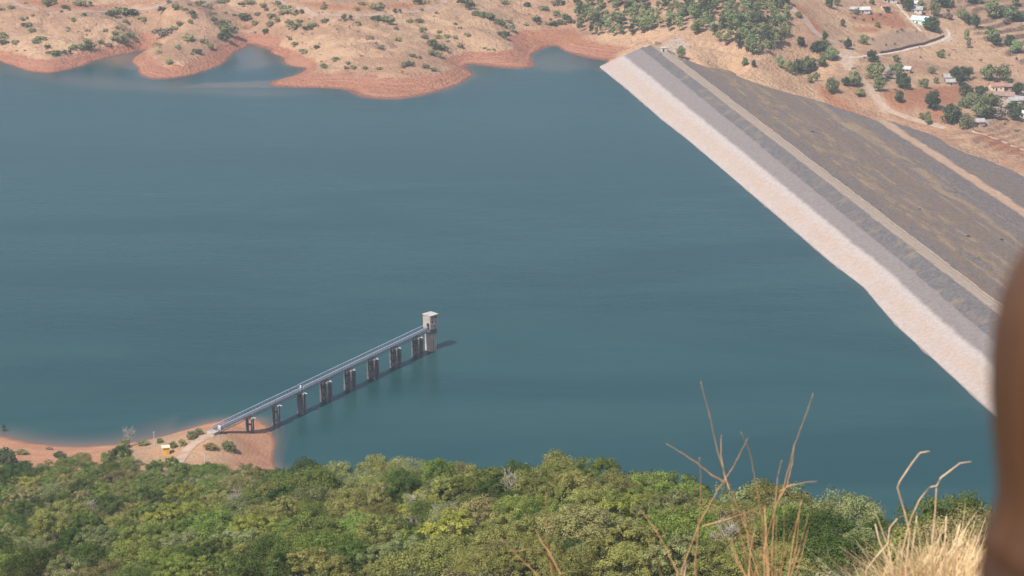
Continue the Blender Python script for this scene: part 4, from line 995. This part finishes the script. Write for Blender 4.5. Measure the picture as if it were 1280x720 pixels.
# ------------------------------------------------------------------ village houses
WALLS = {'white': weathered('limewash', (.56, .53, .49), (.44, .41, .37), .5), 'cream': weathered('cream_wall', (.74, .62, .45), (.6, .5, .36), .5), 'mint': weathered('mint_wall', (.55, .72, .62), (.45, .62, .53), .5), 'mud': weathered('mud_wall', (.36, .25, .18), (.28, .19, .14), .5)}
ROOFS = {'white': weathered('white_sheet', (.52, .50, .47), (.40, .375, .35), .4), 'grey': weathered('grey_sheet', (.40, .36, .34), (.28, .25, .24), .4), 'red': weathered('red_tile', (.40, .20, .15), (.30, .15, .12), .6), 'mint': weathered('mint_sheet', (.56, .74, .63), (.46, .64, .55), .3), 'brown': weathered('brown_tile', (.33, .22, .17), (.24, .16, .13), .6)}
def house(px, py, L, Wd, hw, rise, rz, wall, roof, label, cat='house', hip=False):
    q = onto(FH, px, py, 1080, 2100, 3500)
    if q is None: return
    r = tag(empty('village_house', (q[0], q[1] + Wd * .3, q[2] - .1), math.radians(rz)), label, cat, 'village houses')
    m = MB(); m.box(0, 0, hw / 2 - .3, L, Wd, hw + .6)
    m.add([(-L / 2, -Wd / 2, hw), (-L / 2, Wd / 2, hw), (-L / 2, 0, hw + rise - .06)], [(0, 1, 2)]); m.add([(L / 2, -Wd / 2, hw), (L / 2, Wd / 2, hw), (L / 2, 0, hw + rise - .06)], [(0, 1, 2)])
    wl = m.build('wall', WALLS[wall], r)
    m = MB(); o = .5; e = rise * o / (Wd / 2)
    for s in (-1, 1):
        a = [(-L / 2 - o, s * (Wd / 2 + o), hw - e), (L / 2 + o, s * (Wd / 2 + o), hw - e), (L / 2 + o, 0, hw + rise), (-L / 2 - o, 0, hw + rise)]
        b = [(x, y, z + .14) for x, y, z in a]
        m.add(a + b, [(0, 1, 2, 3), (4, 5, 6, 7), (0, 1, 5, 4), (1, 2, 6, 5), (2, 3, 7, 6), (3, 0, 4, 7)])
    m.build('roof', ROOFS[roof], r)
    m = MB(); m.box(-L * .1, -Wd / 2 - .02, 1.0, 1.0, .1, 2.0); m.build('door', DARK, r)
    for k in (-.34, .24):
        m = MB(); m.box(L * k, -Wd / 2 - .02, 1.5, .9, .1, .9); m.build('window', DARK, r)
house(1079, 16, 9, 5.5, 2.4, 1.6, 8, 'white', 'white', 'white roofed house standing above the red field with scrub around')
house(1068, 15, 5, 4.5, 2.2, 1.3, -30, 'mud', 'grey', 'grey roofed shed adjoining the white roofed house')
house(1112, 3, 10, 6, 2.6, 1.5, 5, 'white', 'white', 'pale house at the very top beside a straight pale road')
house(1106, 12, 4.5, 4, 2.6, 1.2, 10, 'cream', 'red', 'tiny cream hut between the white house and pale road')
house(1142, 8, 6, 5, 2.6, 1.5, -15, 'white', 'white', 'small white house uppermost beside the trees at the road')
house(1145, 16, 10, 7, 2.7, 1.8, -20, 'white', 'grey', 'house with patched grey roof just above the mint house')
house(1151, 30, 11, 9, 3.2, 2.0, -25, 'mint', 'mint', 'mint green house with mint roof beside a large dark tree')
house(1132, 90, 7, 5, 2.3, 1.3, -20, 'mud', 'white', 'low shed with white sheet roof beside dark round tree')
house(1187, 100, 8, 5, 2.2, 1.6, 10, 'mud', 'grey', 'upper grey roofed shed beside the red field')
house(1190, 106, 8, 5, 2.2, 1.5, 4, 'mud', 'grey', 'lower grey roofed shed beside the red field')
house(1246, 113, 8.5, 5.5, 3.2, 1.6, 8, 'cream', 'red', 'cream walled house with red tiled roof behind the grove')
house(1259, 112, 7, 5, 2.4, 1.4, 12, 'mud', 'brown', 'brown shed beside the cream walled house')
house(1255, 123, 13, 7, 2.2, 1.7, -12, 'mud', 'brown', 'long low brown tiled house below the cream house')
house(1270, 129, 10, 6, 2.3, 1.6, 14, 'white', 'grey', 'grey roofed white house at the village right side')
house(1277, 137, 9, 6, 2.5, 1.6, 20, 'cream', 'brown', 'brown roofed cream house near the edge below others')
house(1279, 146, 7, 5, 2.3, 1.5, -8, 'white', 'white', 'white roofed hut lowest at the picture edge')
house(1222, 156, 8, 5, 2.0, 1.5, 12, 'mud', 'grey', 'low grey thatched hut at the lower grove edge')
house(1261, 137, 7, 5, 2.1, 1.4, -10, 'mud', 'brown', 'small brown roofed hut tucked behind the grove')
house(1243, 20, 3.5, 3, 2.2, 1.0, 0, 'white', 'white', 'tiny white hut under the large terrace tree')

# control cabin at the far end of the dam
x, y = dam_xy(-4, 3.0); q = (x, y, float(FH(x, y)))
r = tag(empty('dam_cabin', (x, y, max(q[2], ZC) - .2), math.radians(12)), 'tiny white cabin with flat roof at the far dam end', 'cabin')
m = MB(); m.box(0, 0, 1.3, 3.6, 2.8, 2.6); m.build('wall', WALLS['white'], r, .03)
m = MB(); m.box(0, 0, 2.7, 4.2, 3.4, .25); m.build('roof', ROOFS['white'], r)
m = MB(); m.box(-.6, -1.41, 1.0, .9, .08, 2.0); m.build('door', DARK, r)
# pale boulders spilled behind the cabin
ROCK = weathered('pale_rock', (.42, .37, .33), (.32, .275, .245), .5)
def boulder_mesh(seed):
    bm = bmesh.new(); bmesh.ops.create_icosphere(bm, subdivisions=2, radius=1); r_ = random.Random(seed)
    for v_ in bm.verts:
        v_.co *= 1 + .22 * math.sin(v_.co.x * 3 + seed) * math.cos(v_.co.y * 4 - seed) + r_.uniform(-.1, .1); v_.co.z *= .65
    me_ = bpy.data.meshes.new('boulder'); bm.to_mesh(me_); bm.free(); me_.materials.append(ROCK); return me_
BM_ = [boulder_mesh(i) for i in range(4)]
for k in range(16):
    px, py = random.gauss(845, 5), random.gauss(56, 5)
    q = onto(FH, px, py, 1200, 1600, 2500)
    if q is None: continue
    o = link('boulder', random.choice(BM_), None, (q[0], q[1], q[2] + .1)); s_ = random.uniform(.4, .9); o.scale = (s_, s_ * random.uniform(.7, 1.2), s_); o.rotation_euler = (0, 0, random.uniform(0, 6))
    tag(o, 'pale boulder in the rubble heap behind the white dam cabin', 'boulder', 'boulders in the rubble heap at the dam end')
# bushes growing on the valley face of the dam
for (px, py, w, k) in [(1210,296,6,'d'),(1223,323,7,'p'),(1232,360,11,'m'),(1215,355,5,'m'),(1150,262,4,'d'),(1120,232,4,'p'),(1180,285,4,'m'),(1048,180,4,'p'),(1100,262,4,'m'),(1252,300,5,'d'),(1195,240,5,'m'),(1015,165,4,'d')]:
    d = rays(px, py); t_ = np.linspace(900, 1400, 3000) / d[1]; xx, yy, zz = d[0] * t_, d[1] * t_, CAMZ + d[2] * t_
    s_, u_ = dam_su(xx, yy); k_ = int(np.argmax(zz <= dam_profile(s_, u_)))
    sc = w / (FPX / math.hypot(yy[k_], CAMZ)) / 3.6
    o = leafy('bush', random.choice(BUSH_C), LEAF[VK[k][0]], (xx[k_], yy[k_], zz[k_] - .1), (sc, sc, sc * .8))
    describe(o, f'{"small" if w < 6 else "leafy"} {VK[k][1]} bush on the dark valley face of the dam', px, 'bush', 'bushes on the dam face')

# ------------------------------------------------------------------ the sandy spit: hut, pole, bare tree, shrubs
YEL = weathered('yellow_paint', (.66, .43, .06), (.55, .35, .05), 1.0, .6)
q = onto(NH, 208, 568, 560, 780)
r = tag(empty('valve_hut', (q[0], q[1], q[2]), math.radians(12)), 'small bright yellow hut with pale flat roof on the sandy spit', 'hut')
m = MB(); m.box(0, 0, 1.35, 2.1, 2.0, 2.9); m.build('wall', YEL, r, .03)
m = MB(); m.box(-.15, -.1, 2.9, 2.9, 2.7, .22); m.build('roof', weathered('cream_slab', (.70, .60, .42), (.58, .5, .36), 1), r, .02)
m = MB(); m.box(.35, -1.02, .95, .8, .08, 1.9); m.build('door', weathered('ochre_door', (.60, .36, .04), (.5, .3, .03), 1), r)
def pole(px, py, h, label):
    q = onto(NH, px, py, 560, 790)
    m = MB(); m.tube([(0, 0, -.5), (0, 0, h)], [.11, .07], 7); m.box(0, 0, h, .7, .1, .1)
    return tag(m.build('utility_pole', weathered('pole_white', (.6, .6, .58), (.45, .45, .43), 1), None, loc=tuple(q)), label, 'pole')
pole(193, 557, 5.0, 'thin pale pole standing alone at the water edge of the spit')
pole(256, 581, 3.6, 'thin pale pole standing where trees meet the sandy slope')
def bare_tree(px, py, h, w, label, ya=560, yb=790, seed=5):
    q = onto(NH, px, py, ya, yb); rr = random.Random(seed)
    r = tag(empty('bare_tree', tuple(q)), label, 'tree'); m = MB(); tw = MB()
    m.tube([(0, 0, -.4), (.1, .05, h * .35), (-.05, 0, h * .8)], [.14, .10, .04], 6)
    for k in range(26):
        z = h * rr.uniform(.2, .75); a = rr.uniform(0, 6.28); L = w * rr.uniform(.5, 1.0)
        e = (math.cos(a) * L, math.sin(a) * L, z + h * rr.uniform(.15, .4)); mid = (e[0] * .5, e[1] * .5, z + (e[2] - z) * .35)
        m.tube([(0, 0, z), mid, e], [.05, .04, .018], 5)
        for j in range(7):
            b = rr.uniform(0, 6.28); l2 = rr.uniform(.5, 1.3); s = [mid[i] + (e[i] - mid[i]) * rr.random() for i in range(3)]
            tw.tube([s, (s[0] + math.cos(b) * l2, s[1] + math.sin(b) * l2, s[2] + rr.uniform(.2, 1.0))], [.03, .014], 4)
    m.build('trunk', PALEBARK, r); tw.build('crown', PALEBARK, r)
bare_tree(162, 558, 7.5, 2.3, 'leafless pale grey tree rising against the water on the spit')
for k_, (px, py, h, lab) in enumerate([(521, 668, 6.6, 'bare pale snag poking from the canopy below the intake tower'), (556, 676, 6.2, 'bare pale snag just right of the first snag below the tower'), (296, 652, 6.0, 'leafless tree among green crowns below the footbridge'), (745, 690, 6.4, 'leafless tree among olive crowns below open water'), (905, 712, 6.2, 'bare brown tree behind the tall forked twigs'), (112, 655, 6.0, 'leafless grey tree among crowns below the sandy spit'), (640, 640, 6.6, 'thin bare tree near the wooded crest below open water')]):
    bare_tree(px, py, h, 2.0, lab, 120, 720, 20 + k_)
for (px, py, w, h, k, lab) in [(288,564,17,14,'grey green','bluish grey green shrub on the sand under the footbridge'),(264,562,15,9,'brownish','brown leafless thicket beside the path on the spit'),(155,560,16,12,'far mid','green bush at the foot of the bare grey tree'),(180,557,14,8,'far mid','low green bush left of the thin pale pole'),
        (200,554,8,7,'far mid','tiny green bush right of the thin pale pole'),(217,560,9,9,'far mid','dark bush just behind the yellow hut'),(229,557,10,9,'far pale','pale bush between yellow hut and path'),(240,548,14,10,'far mid','green bush on the crest of the spit near the footbridge'),(250,543,10,9,'far pale','pale bush beside the landward footbridge end'),
        (28,568,14,7,'far pale','pale lone bush on the bare spit'),(62,562,8,4,'bare twigs','dry grey tuft on the spit near the water'),(75,572,14,8,'far dark','dark bush at the upper tree edge of the spit'),(5,539,4,9,'far dark','dark stump like bush standing in shallow water at the border'),(5,582,26,22,'far dark','dark bluish bush clump at picture border below the spit'),(22,585,12,10,'bare twigs','dry thicket beside the dark bluish clump')]:
    q = onto(NH, px, py, 560, 800) if py > 545 or px > 20 else P(px, py, 0)
    if q is None: continue
    s_px = FPX / math.hypot(q[1], CAMZ - q[2])
    o = leafy('shrub', random.choice(VILL_C), LEAF[k], (q[0], q[1], q[2] - .15), (w / s_px / 7.6, w / s_px / 7.6, h / s_px / 5.8))
    tag(o, lab, 'shrub')

# ------------------------------------------------------------------ foreground: dry twigs and straw on the hill top
def px_path(pts, Y0, spread):
    ya = Y0 + random.uniform(-spread, spread); yb = ya + random.uniform(-spread, spread)
    n = len(pts); return [tuple(PY(px, py, ya + (yb - ya) * i / max(n - 1, 1))) for i, (px, py) in enumerate(pts)]
TWIG = weathered('dry_twig', (.52, .31, .15), (.36, .20, .10), 9, .8, .1)
TWIG_TIP = weathered('dry_twig_tip', (.50, .36, .27), (.40, .28, .22), 9, .8, .1)
mm = 12.5 / FPX                                            # metres per pixel at the twigs
def twig_plant(name, root_px, paths, label, Y0=12.5, wbase=3.0):
    rp = PY(root_px[0], root_px[1], Y0); gz = float(NH(rp[0], rp[1]))
    r = tag(empty(name, (rp[0], rp[1], gz)), label, 'dry plant')
    for pts in paths:
        w = px_path(pts, Y0, .35); loc = [Vector(p) - Vector((rp[0], rp[1], gz)) for p in w]
        dense = []
        for a, b in zip(loc[:-1], loc[1:]):
            for k in range(4): dense.append(a.lerp(b, k / 4) + Vector((random.gauss(0, .0012), random.gauss(0, .0012), random.gauss(0, .0012))))
        dense.append(loc[-1]); n = len(dense)
        rad = [mm * (.75 + (wbase - 1.15) * (i / (n - 1)) ** 1.2) * .44 * (1.35 if i % 4 == 0 and i not in (0, n - 1) else 1) for i in range(n)]
        m = MB(); m.tube(dense, rad, 6); m.build('stem', TWIG if len(pts) > 3 else TWIG_TIP, r, smooth=True)
    return r
R1 = (966, 800)
THIN = []
for k in range(16):
    a_ = random.uniform(905, 1015); t_ = random.uniform(618, 690); b_ = 966 + (a_ - 966) * .25; h_ = 775 - t_
    THIN.append([(a_, t_), (a_ + (b_ - a_) * .3 + random.uniform(-4, 4), t_ + h_ * .33), (a_ + (b_ - a_) * .7 + random.uniform(-3, 3), t_ + h_ * .66)] + [(b_, 775)])
twig_plant('dry_shrub', R1, [
    [(876,476),(886,515),(897,565),(908,599),(919,626),(939,677),(971,716),(968,780)], [(902,543),(901,570),(907,599),(912,612)], [(935,548),(925,567),(915,586),(897,612),(885,635),(874,655),(852,713),(856,770)],
    [(926,539),(934,556),(939,572),(944,601),(952,640),(957,677),(962,720),(964,775)], [(1017,491),(1007,520),(993,556),(981,604),(970,633),(957,677),(944,716),(950,780)], [(993,556),(990,580),(984,606),(972,628)],
    [(977,575),(972,598),(970,619),(967,655),(965,691),(967,780)], [(832,554),(852,566),(872,579),(890,594),(908,604)], [(874,572),(876,595),(876,612),(874,651),(869,705),(872,770)], [(952,635),(930,642),(912,648),(878,658)],
    [(1022,601),(1002,604),(988,607),(975,614)], [(1002,637),(995,653),(988,669),(982,690),(977,713),(970,775)], [(915,694),(925,708),(935,722),(952,770)], [(956,630),(958,660),(955,700),(958,770)], [(945,655),(938,690),(936,720),(948,775)]] + THIN,
    'tall reddish brown dry shrub with forked bare stems against the water')
twig_plant('dry_shrub', (850, 790), [[(800,637),(812,652),(822,666),(835,690),(847,716),(850,775)], [(811,669),(819,694),(827,718),(840,775)], [(1008 - 150,700),(856,716),(852,775)]], 'short dry brown stems leaning left beside the tall dry shrub', 12.0)
twig_plant('dry_shrub', (702, 790), [[(682,617),(683,650),(684,680),(690,715),(700,770)], [(670,662),(676,676),(686,690),(702,719),(706,775)], [(635,689),(662,687),(678,690),(688,699),(694,712)], [(625,672),(647,695),(660,707),(672,719),(690,775)]], 'low tan dry stems standing apart on the left of the twigs', 11.6, 3.6)

def straw_mat(name, a, b):
    t = NT(name); c = t.ramp(t.attr('tint'), [(0, a), (1, b)])
    d = t.node('ShaderNodeBsdfDiffuse'); t.lk(c, d.inputs[0]); tr = t.node('ShaderNodeBsdfTranslucent'); t.lk(c, tr.inputs[0])
    mx = t.node('ShaderNodeMixShader'); mx.inputs[0].default_value = .2; t.lk(d.outputs[0], mx.inputs[1]); t.lk(tr.outputs[0], mx.inputs[2]); t.lk(mx.outputs[0], t.out.inputs[0]); return t.m
STRAW = straw_mat('straw', (.50, .31, .15), (.95, .74, .44))
STALK = weathered('straw_stalk', (.66, .48, .30), (.50, .34, .22), 12, .7, .05)
Y0 = 12.5; rp = PY(1185, 775, Y0); gz = float(NH(rp[0], rp[1]))
tuft = tag(empty('straw_tuft', (rp[0], rp[1], gz)), 'thick pale yellow dry grass tuft with three long bent stalks', 'dry grass')
Vs = []; Ts = []
for k in range(6500):
    bx = rp[0] + random.gauss(0, .19) + .10; by = rp[1] + random.gauss(0, .28); bz = float(NH(bx, by)) if k % 50 == 0 else gz
    px0 = (bx / Y0) * FPX + 640
    top_h = (775 - np.interp(px0, [1085, 1110, 1140, 1180, 1225, 1260, 1300], [725, 680, 645, 640, 638, 640, 645])) * mm
    zt = float(PY(px0, 775 - top_h / mm, Y0)[2]) - gz
    L = max(.05, (zt - .06) * .80 * (1 - .62 * random.random() ** 1.2)); a = random.uniform(0, 6.28); lean = abs(random.gauss(0, .6))
    d = np.array([math.cos(a) * lean, math.sin(a) * lean, 1.0]); d /= np.linalg.norm(d); bend = np.array([math.cos(a), math.sin(a), -.5]) * L * random.uniform(0, .5)
    p0 = np.array([bx, by, gz]); p1 = p0 + d * L * .55; p2 = p0 + d * L + bend
    s = np.array([-math.sin(a + .8), math.cos(a + .8), 0]) * random.uniform(.0034, .0068)
    Vs += [p0 - s, p0 + s, p1 + s * .8, p1 - s * .8, p1 - s * .8, p1 + s * .8, p2 + s * .25, p2 - s * .25]; tt = random.betavariate(2, 1.4); Ts += [tt, tt]
Vs = np.array(Vs) - np.array([rp[0], rp[1], gz])
link('blades', np_mesh('blades', Vs, np.arange(len(Vs)).reshape(-1, 4), STRAW, fattrs=dict(tint=Ts)), tuft)
for pts in ([(1162,564),(1150,566),(1140,579),(1125,601),(1122,609),(1130,637),(1137,665),(1132,715),(1140,770)], [(1214,577),(1200,579),(1187,589),(1176,597),(1171,607),(1169,640),(1166,670),(1162,770)], [(1172,607),(1162,609),(1150,624),(1140,645),(1136,657),(1128,690),(1125,770)],
            [(1094,655),(1099,676),(1112,707),(1130,770)], [(1122,648),(1112,660),(1110,680),(1100,690),(1083,712),(1081,770)], [(1183,645),(1181,680),(1180,760)], [(1200,655),(1195,680),(1190,760)], [(1250,660),(1242,685),(1230,760)], [(1146,645),(1140,690),(1150,760)]):
    w = px_path(pts, Y0, .12); loc = [Vector(p) - Vector((rp[0], rp[1], gz)) for p in w]; n = len(loc)
    m = MB(); m.tube(loc, [mm * (1.0 + .75 * i / (n - 1)) * .8 for i in range(n)], 6); m.build('stalk', STALK, tuft, smooth=True)
# short dry grass over the hill top
Vs = []; Ts = []
for k in range(9000):
    bx, by = random.uniform(-5, 6), random.uniform(1.2, 16); bz = float(NH(bx, by)); a = random.uniform(0, 6.28); L = random.uniform(.03, .14)
    s = np.array([math.cos(a), math.sin(a), 0]) * .003; tip = np.array([bx + random.gauss(0, .03), by + random.gauss(0, .03), bz + L]); p0 = np.array([bx, by, bz - .01])
    Vs += [p0 - s, p0 + s, tip + s * .3, tip - s * .3]; Ts.append(random.random())
tag(link('grass', np_mesh('grass', np.array(Vs), np.arange(len(Vs)).reshape(-1, 4), STRAW, fattrs=dict(tint=Ts))), 'short dry straw coloured grass on the hill top', 'grass', kind='stuff')

# ------------------------------------------------------------------ person at the edge of the picture, seen from behind
WP = 1.75
def pw(px, py, w=WP): d = rays(px, py); return np.array([d[0] * w, d[1] * w, CAMZ + d[2] * w])
hc = pw(1421, 460)                                         # centre of the head
gz = float(NH(hc[0], hc[1]))
person = tag(empty('person', (hc[0], hc[1], gz)), 'person with brown hair in a brown top seen from behind, out of focus', 'person')
HZ = hc[2] - gz                                            # head centre above the ground
K = HZ / 1.56
def skin_mesh(name, joints, edges, mat, sub=2, parent=None, root=0):
    me_ = bpy.data.meshes.new(name); me_.from_pydata([j[0] for j in joints], edges, [])
    o = bpy.data.objects.new(name, me_); COL.objects.link(o)
    o.modifiers.new('s', 'SKIN'); s_ = o.modifiers.new('d', 'SUBSURF'); s_.levels = s_.render_levels = sub
    for i, j in enumerate(joints):
        rr = j[1] if hasattr(j[1], '__len__') else (j[1], j[1]); o.data.skin_vertices[0].data[i].radius = rr
    o.data.skin_vertices[0].data[root].use_root = True
    dg = bpy.context.evaluated_depsgraph_get(); m2 = bpy.data.meshes.new_from_object(o.evaluated_get(dg))
    bpy.data.objects.remove(o); m2.name = name
    for p_ in m2.polygons: p_.use_smooth = True
    m2.materials.clear(); m2.materials.append(mat)
    return m2
SKIN = weathered('skin', (.26, .135, .085), (.22, .11, .07), 6, .55, .03, .35)
CLOTH = weathered('brown_cloth', (.074, .036, .023), (.058, .028, .018), 14, .9, .2)
TROUSER = weathered('dark_trousers', (.05, .05, .06), (.035, .035, .042), 14, .9, .2)
HAIR = None
t = NT('brown_hair'); o_ = t.objco(); n1 = t.noise(t.mapping(o_, (60, 60, 6)), 1, 4, .6); t.principled(t.mix(t.rng(n1, .3, .7), (.064, .028, .014), (.094, .043, .022)), .5, .4, t.bump(n1, .6, .004)); HAIR = t.m
J = []; E = []
def j(x, y, z, r): J.append(((x * K, y * K, z * K), r * K if not hasattr(r, '__len__') else (r[0] * K, r[1] * K))); return len(J) - 1
pel = j(0, 0, .92, (.15, .11)); wa = j(0, .0, 1.08, (.13, .095)); ch = j(0, .01, 1.25, (.155, .11)); up_ = j(0, 0, 1.36, (.12, .085)); nk = j(0, .0, 1.43, .058); nk2 = j(0, .01, 1.50, .055)
E += [(pel, wa), (wa, ch), (ch, up_), (up_, nk), (nk, nk2)]
for s in (-1, 1):
    sh_ = j(s * .17, 0, 1.345, .062); el = j(s * .235, -.02, 1.06, .044); wr = j(s * .25, .06, .82, .028); pa = j(s * .25, .08, .755, (.036, .02)); E += [(up_, sh_), (sh_, el), (el, wr), (wr, pa)]
    for k, (dx, L) in enumerate(((-.026, .07), (-.009, .08), (.009, .075), (.026, .06))):
        a = j(s * .25 + dx * .9, .09, .72, .0095); b = j(s * .25 + dx, .10, .72 - L * .5, .0085); c_ = j(s * .25 + dx, .09, .72 - L, .007); E += [(pa, a), (a, b), (b, c_)]
    a = j(s * (.25 - .036), .105, .765, .011); b = j(s * (.25 - .05), .125, .735, .009); c_ = j(s * (.25 - .05), .135, .71, .008); E += [(pa, a), (a, b), (b, c_)]
    hp = j(s * .095, 0, .86, .088); kn = j(s * .10, .015, .48, .055); an = j(s * .10, -.02, .08, .036); to = j(s * .11, .13, .03, .032); E += [(pel, hp), (hp, kn), (kn, an), (an, to)]
body = skin_mesh('body', J, E, SKIN)
# head with a face, joined to the body into one skin
bm = bmesh.new(); bmesh.ops.create_uvsphere(bm, u_segments=28, v_segments=20, radius=1)
for v_ in bm.verts:
    x, y, z = v_.co; tz = (z + 1) / 2
    wx = .074 * (.72 + .28 * min(1, tz * 1.9)); wy = .094 * (.80 + .2 * min(1, tz * 1.6))
    y2 = y * wy + (.014 if z < -.3 and y > 0 else 0)
    if y > .75 and abs(x) < .22: y2 += .020 * math.exp(-((z + .12) / .16) ** 2)        # nose
    if y > .6 and .22 < abs(x) < .55: y2 -= .008 * math.exp(-((z - .08) / .12) ** 2)    # eye sockets
    if y > .7 and abs(x) < .35: y2 += .006 * math.exp(-((z + .45) / .08) ** 2)         # lips
    if abs(x) > .93 and abs(y) < .3: x *= 1 + .13 * math.exp(-(z / .22) ** 2)          # ears
    v_.co = Vector((x * wx, y2, z * .118)) * K + Vector((0, .015 * K, 1.56 * K))
bm.from_mesh(body); bm.to_mesh(body); bm.free()
bo = link('body', body, person)
md = bo.modifiers.new('r', 'REMESH'); md.mode = 'VOXEL'; md.voxel_size = .0085; md.use_smooth_shade = True
dg = bpy.context.evaluated_depsgraph_get(); m2 = bpy.data.meshes.new_from_object(bo.evaluated_get(dg)); bo.modifiers.clear(); m2.materials.clear(); m2.materials.append(SKIN); bo.data = m2; m2.name = 'body'
for s in (-1, 1):
    m = bmesh.new(); bmesh.ops.create_uvsphere(m, u_segments=12, v_segments=8, radius=.0125 * K); e_ = bpy.data.meshes.new('eye'); m.to_mesh(e_); m.free(); e_.materials.append(WALLS['white'])
    link('eye', e_, bo, (s * .03 * K, .088 * K, 1.567 * K))
# clothes: a top and trousers a little outside the body
J = []; E = []
hem = j(0, 0, .82, (.20, .155)); pel = j(0, 0, .95, (.19, .145)); wa = j(0, 0, 1.08, (.17, .13)); ch = j(0, .01, 1.25, (.185, .135)); up_ = j(0, 0, 1.345, (.125, .088)); ck = j(0, 0, 1.395, .062); E += [(hem, pel), (pel, wa), (wa, ch), (ch, up_), (up_, ck)]
for s in (-1, 1):
    sh_ = j(s * .178, 0, 1.362, .085); el = j(s * .235, -.02, 1.08, .080); fo = j(s * .246, .03, .90, .068); E += [(up_, sh_), (sh_, el), (el, fo)]
link('shirt', skin_mesh('shirt', J, E, CLOTH), person, (0, .014, -.034))
J = []; E = []
pel = j(0, 0, .95, (.165, .125)); wst = j(0, 0, 1.06, (.15, .115)); E += [(pel, wst)]
for s in (-1, 1):
    hp = j(s * .095, 0, .84, .105); kn = j(s * .10, .012, .48, .075); an = j(s * .10, -.015, .16, .062); cf = j(s * .10, -.015, .07, .058); E += [(pel, hp), (hp, kn), (kn, an), (an, cf)]
link('trousers', skin_mesh('trousers', J, E, TROUSER), person)
for s in (-1, 1):
    m = MB(); m.box(s * .108 * K, .055 * K, .04, .095, .27, .085, 0, .85); m.build('shoe', TROUSER, person, .02, True)
# hair: shoulder length, lofted through its outline
rows = [(232,.012),(238,.034),(248,.052),(262,.068),(280,.082),(300,.091),(330,.100),(365,.107),(410,.1115),(460,.1125),(510,.111),(560,.1075),(600,.104),(635,.1015),(660,.102),(690,.106),(715,.112),(735,.10)]
n = 40; V = []; F = []
for k, (py_, rx_) in enumerate(rows):
    z_ = pw(1421, py_)[2] - gz
    for a_ in range(n):
        th = 2 * math.pi * a_ / n; wob = 1 + .012 * math.sin(th * 11 + k * .35) + .008 * math.sin(th * 23 - k * .5)
        x_, y_ = math.cos(th) * rx_ * .84 * wob, math.sin(th) * rx_ * wob
        if k > 6 and y_ > .045: y_ = .045 + (y_ - .045) * .15                         # open at the face
        V.append((x_, y_, z_))
for k in range(len(rows) - 1):
    for a_ in range(n):
        b_ = (a_ + 1) % n; F.append((k * n + a_, k * n + b_, (k + 1) * n + b_, (k + 1) * n + a_))
F += [tuple(range(n)), tuple(range((len(rows) - 1) * n, len(rows) * n))[::-1]]
m = MB(); m.add(V, F); m.build('hair', HAIR, person, smooth=True)
person.rotation_euler = (0, 0, math.radians(-90))

# ------------------------------------------------------------------ labels for the many plants
byl = {}
for o, b, px in LABELS: byl.setdefault(b, []).append((px, o))
for b, lst in byl.items():
    lst.sort(key=lambda q: q[0])
    for k, (px, o) in enumerate(lst):
        o['label'] = b if len(lst) == 1 else f'{b}, {ORD[k] if k < 30 else "later"} from left'

# ------------------------------------------------------------------ air
HAZE_DENSITY = 0.00013
m = MB(); m.box(0, 1100, 85, 18400, 18400, 480)
hz = m.build('haze', None); tag(hz, 'thin pale daytime haze over the reservoir', 'haze', kind='stuff')
hm = bpy.data.materials.new('haze'); hm.use_nodes = True; nt = hm.node_tree; nt.nodes.clear()
o_ = nt.nodes.new('ShaderNodeOutputMaterial'); pv = nt.nodes.new('ShaderNodeVolumePrincipled')
pv.inputs['Color'].default_value = (.82, .88, 1.0, 1); pv.inputs['Density'].default_value = HAZE_DENSITY; pv.inputs['Anisotropy'].default_value = 0.2
nt.links.new(pv.outputs[0], o_.inputs['Volume']); hz.data.materials.append(hm)

# ------------------------------------------------------------------ light, sky, camera
SUN_EL, SUN_TO = math.radians(51), Vector((.62, .785, 0)).normalized()     # horizontal direction the light travels
sd_ = Vector((SUN_TO.x * math.cos(SUN_EL), SUN_TO.y * math.cos(SUN_EL), -math.sin(SUN_EL)))
L = bpy.data.lights.new('sun', 'SUN'); L.energy = 4.2; L.angle = math.radians(.53); L.color = (1.0, .95, .87)
lo = bpy.data.objects.new('sun', L); COL.objects.link(lo); lo.rotation_euler = sd_.to_track_quat('-Z', 'Y').to_euler(); lo.location = (0, 0, 600)
w = bpy.data.worlds.new('World'); scene.world = w; w.use_nodes = True; nt = w.node_tree
sky = nt.nodes.new('ShaderNodeTexSky'); sky.sky_type = 'NISHITA'; sky.sun_disc = False; sky.sun_elevation = SUN_EL
sky.sun_rotation = math.atan2(-SUN_TO.x, -SUN_TO.y) % (2 * math.pi); sky.air_density = 1.1; sky.dust_density = 1.5
bg = nt.nodes['Background']; bg.inputs['Strength'].default_value = .10; nt.links.new(sky.outputs[0], bg.inputs['Color'])

cam = bpy.data.cameras.new('camera'); co = bpy.data.objects.new('camera', cam); COL.objects.link(co)
co.location = (0, 0, CAMZ); co.rotation_euler = (math.radians(90) - PITCH, 0, 0)
cam.sensor_width = 36; cam.lens = 36 * FPX / 1280; cam.clip_start = .1; cam.clip_end = 30000
cam.dof.use_dof = True; cam.dof.focus_distance = 700; cam.dof.aperture_fstop = 6.0
scene.camera = co
vs = scene.view_settings; vs.view_transform = 'Standard'; vs.look = 'None'; vs.exposure = 0.6; vs.gamma = 1.0; vs.use_curve_mapping = False
scene.render.engine = 'CYCLES'
cy = scene.cycles; cy.max_bounces = 6; cy.diffuse_bounces = 2; cy.glossy_bounces = 2; cy.transmission_bounces = 3; cy.volume_bounces = 0; cy.transparent_max_bounces = 8
cy.use_denoising = True; cy.denoiser = 'OPENIMAGEDENOISE'; cy.denoising_input_passes = 'RGB_ALBEDO_NORMAL'; cy.denoising_prefilter = 'ACCURATE'
cy.sample_clamp_indirect = 6
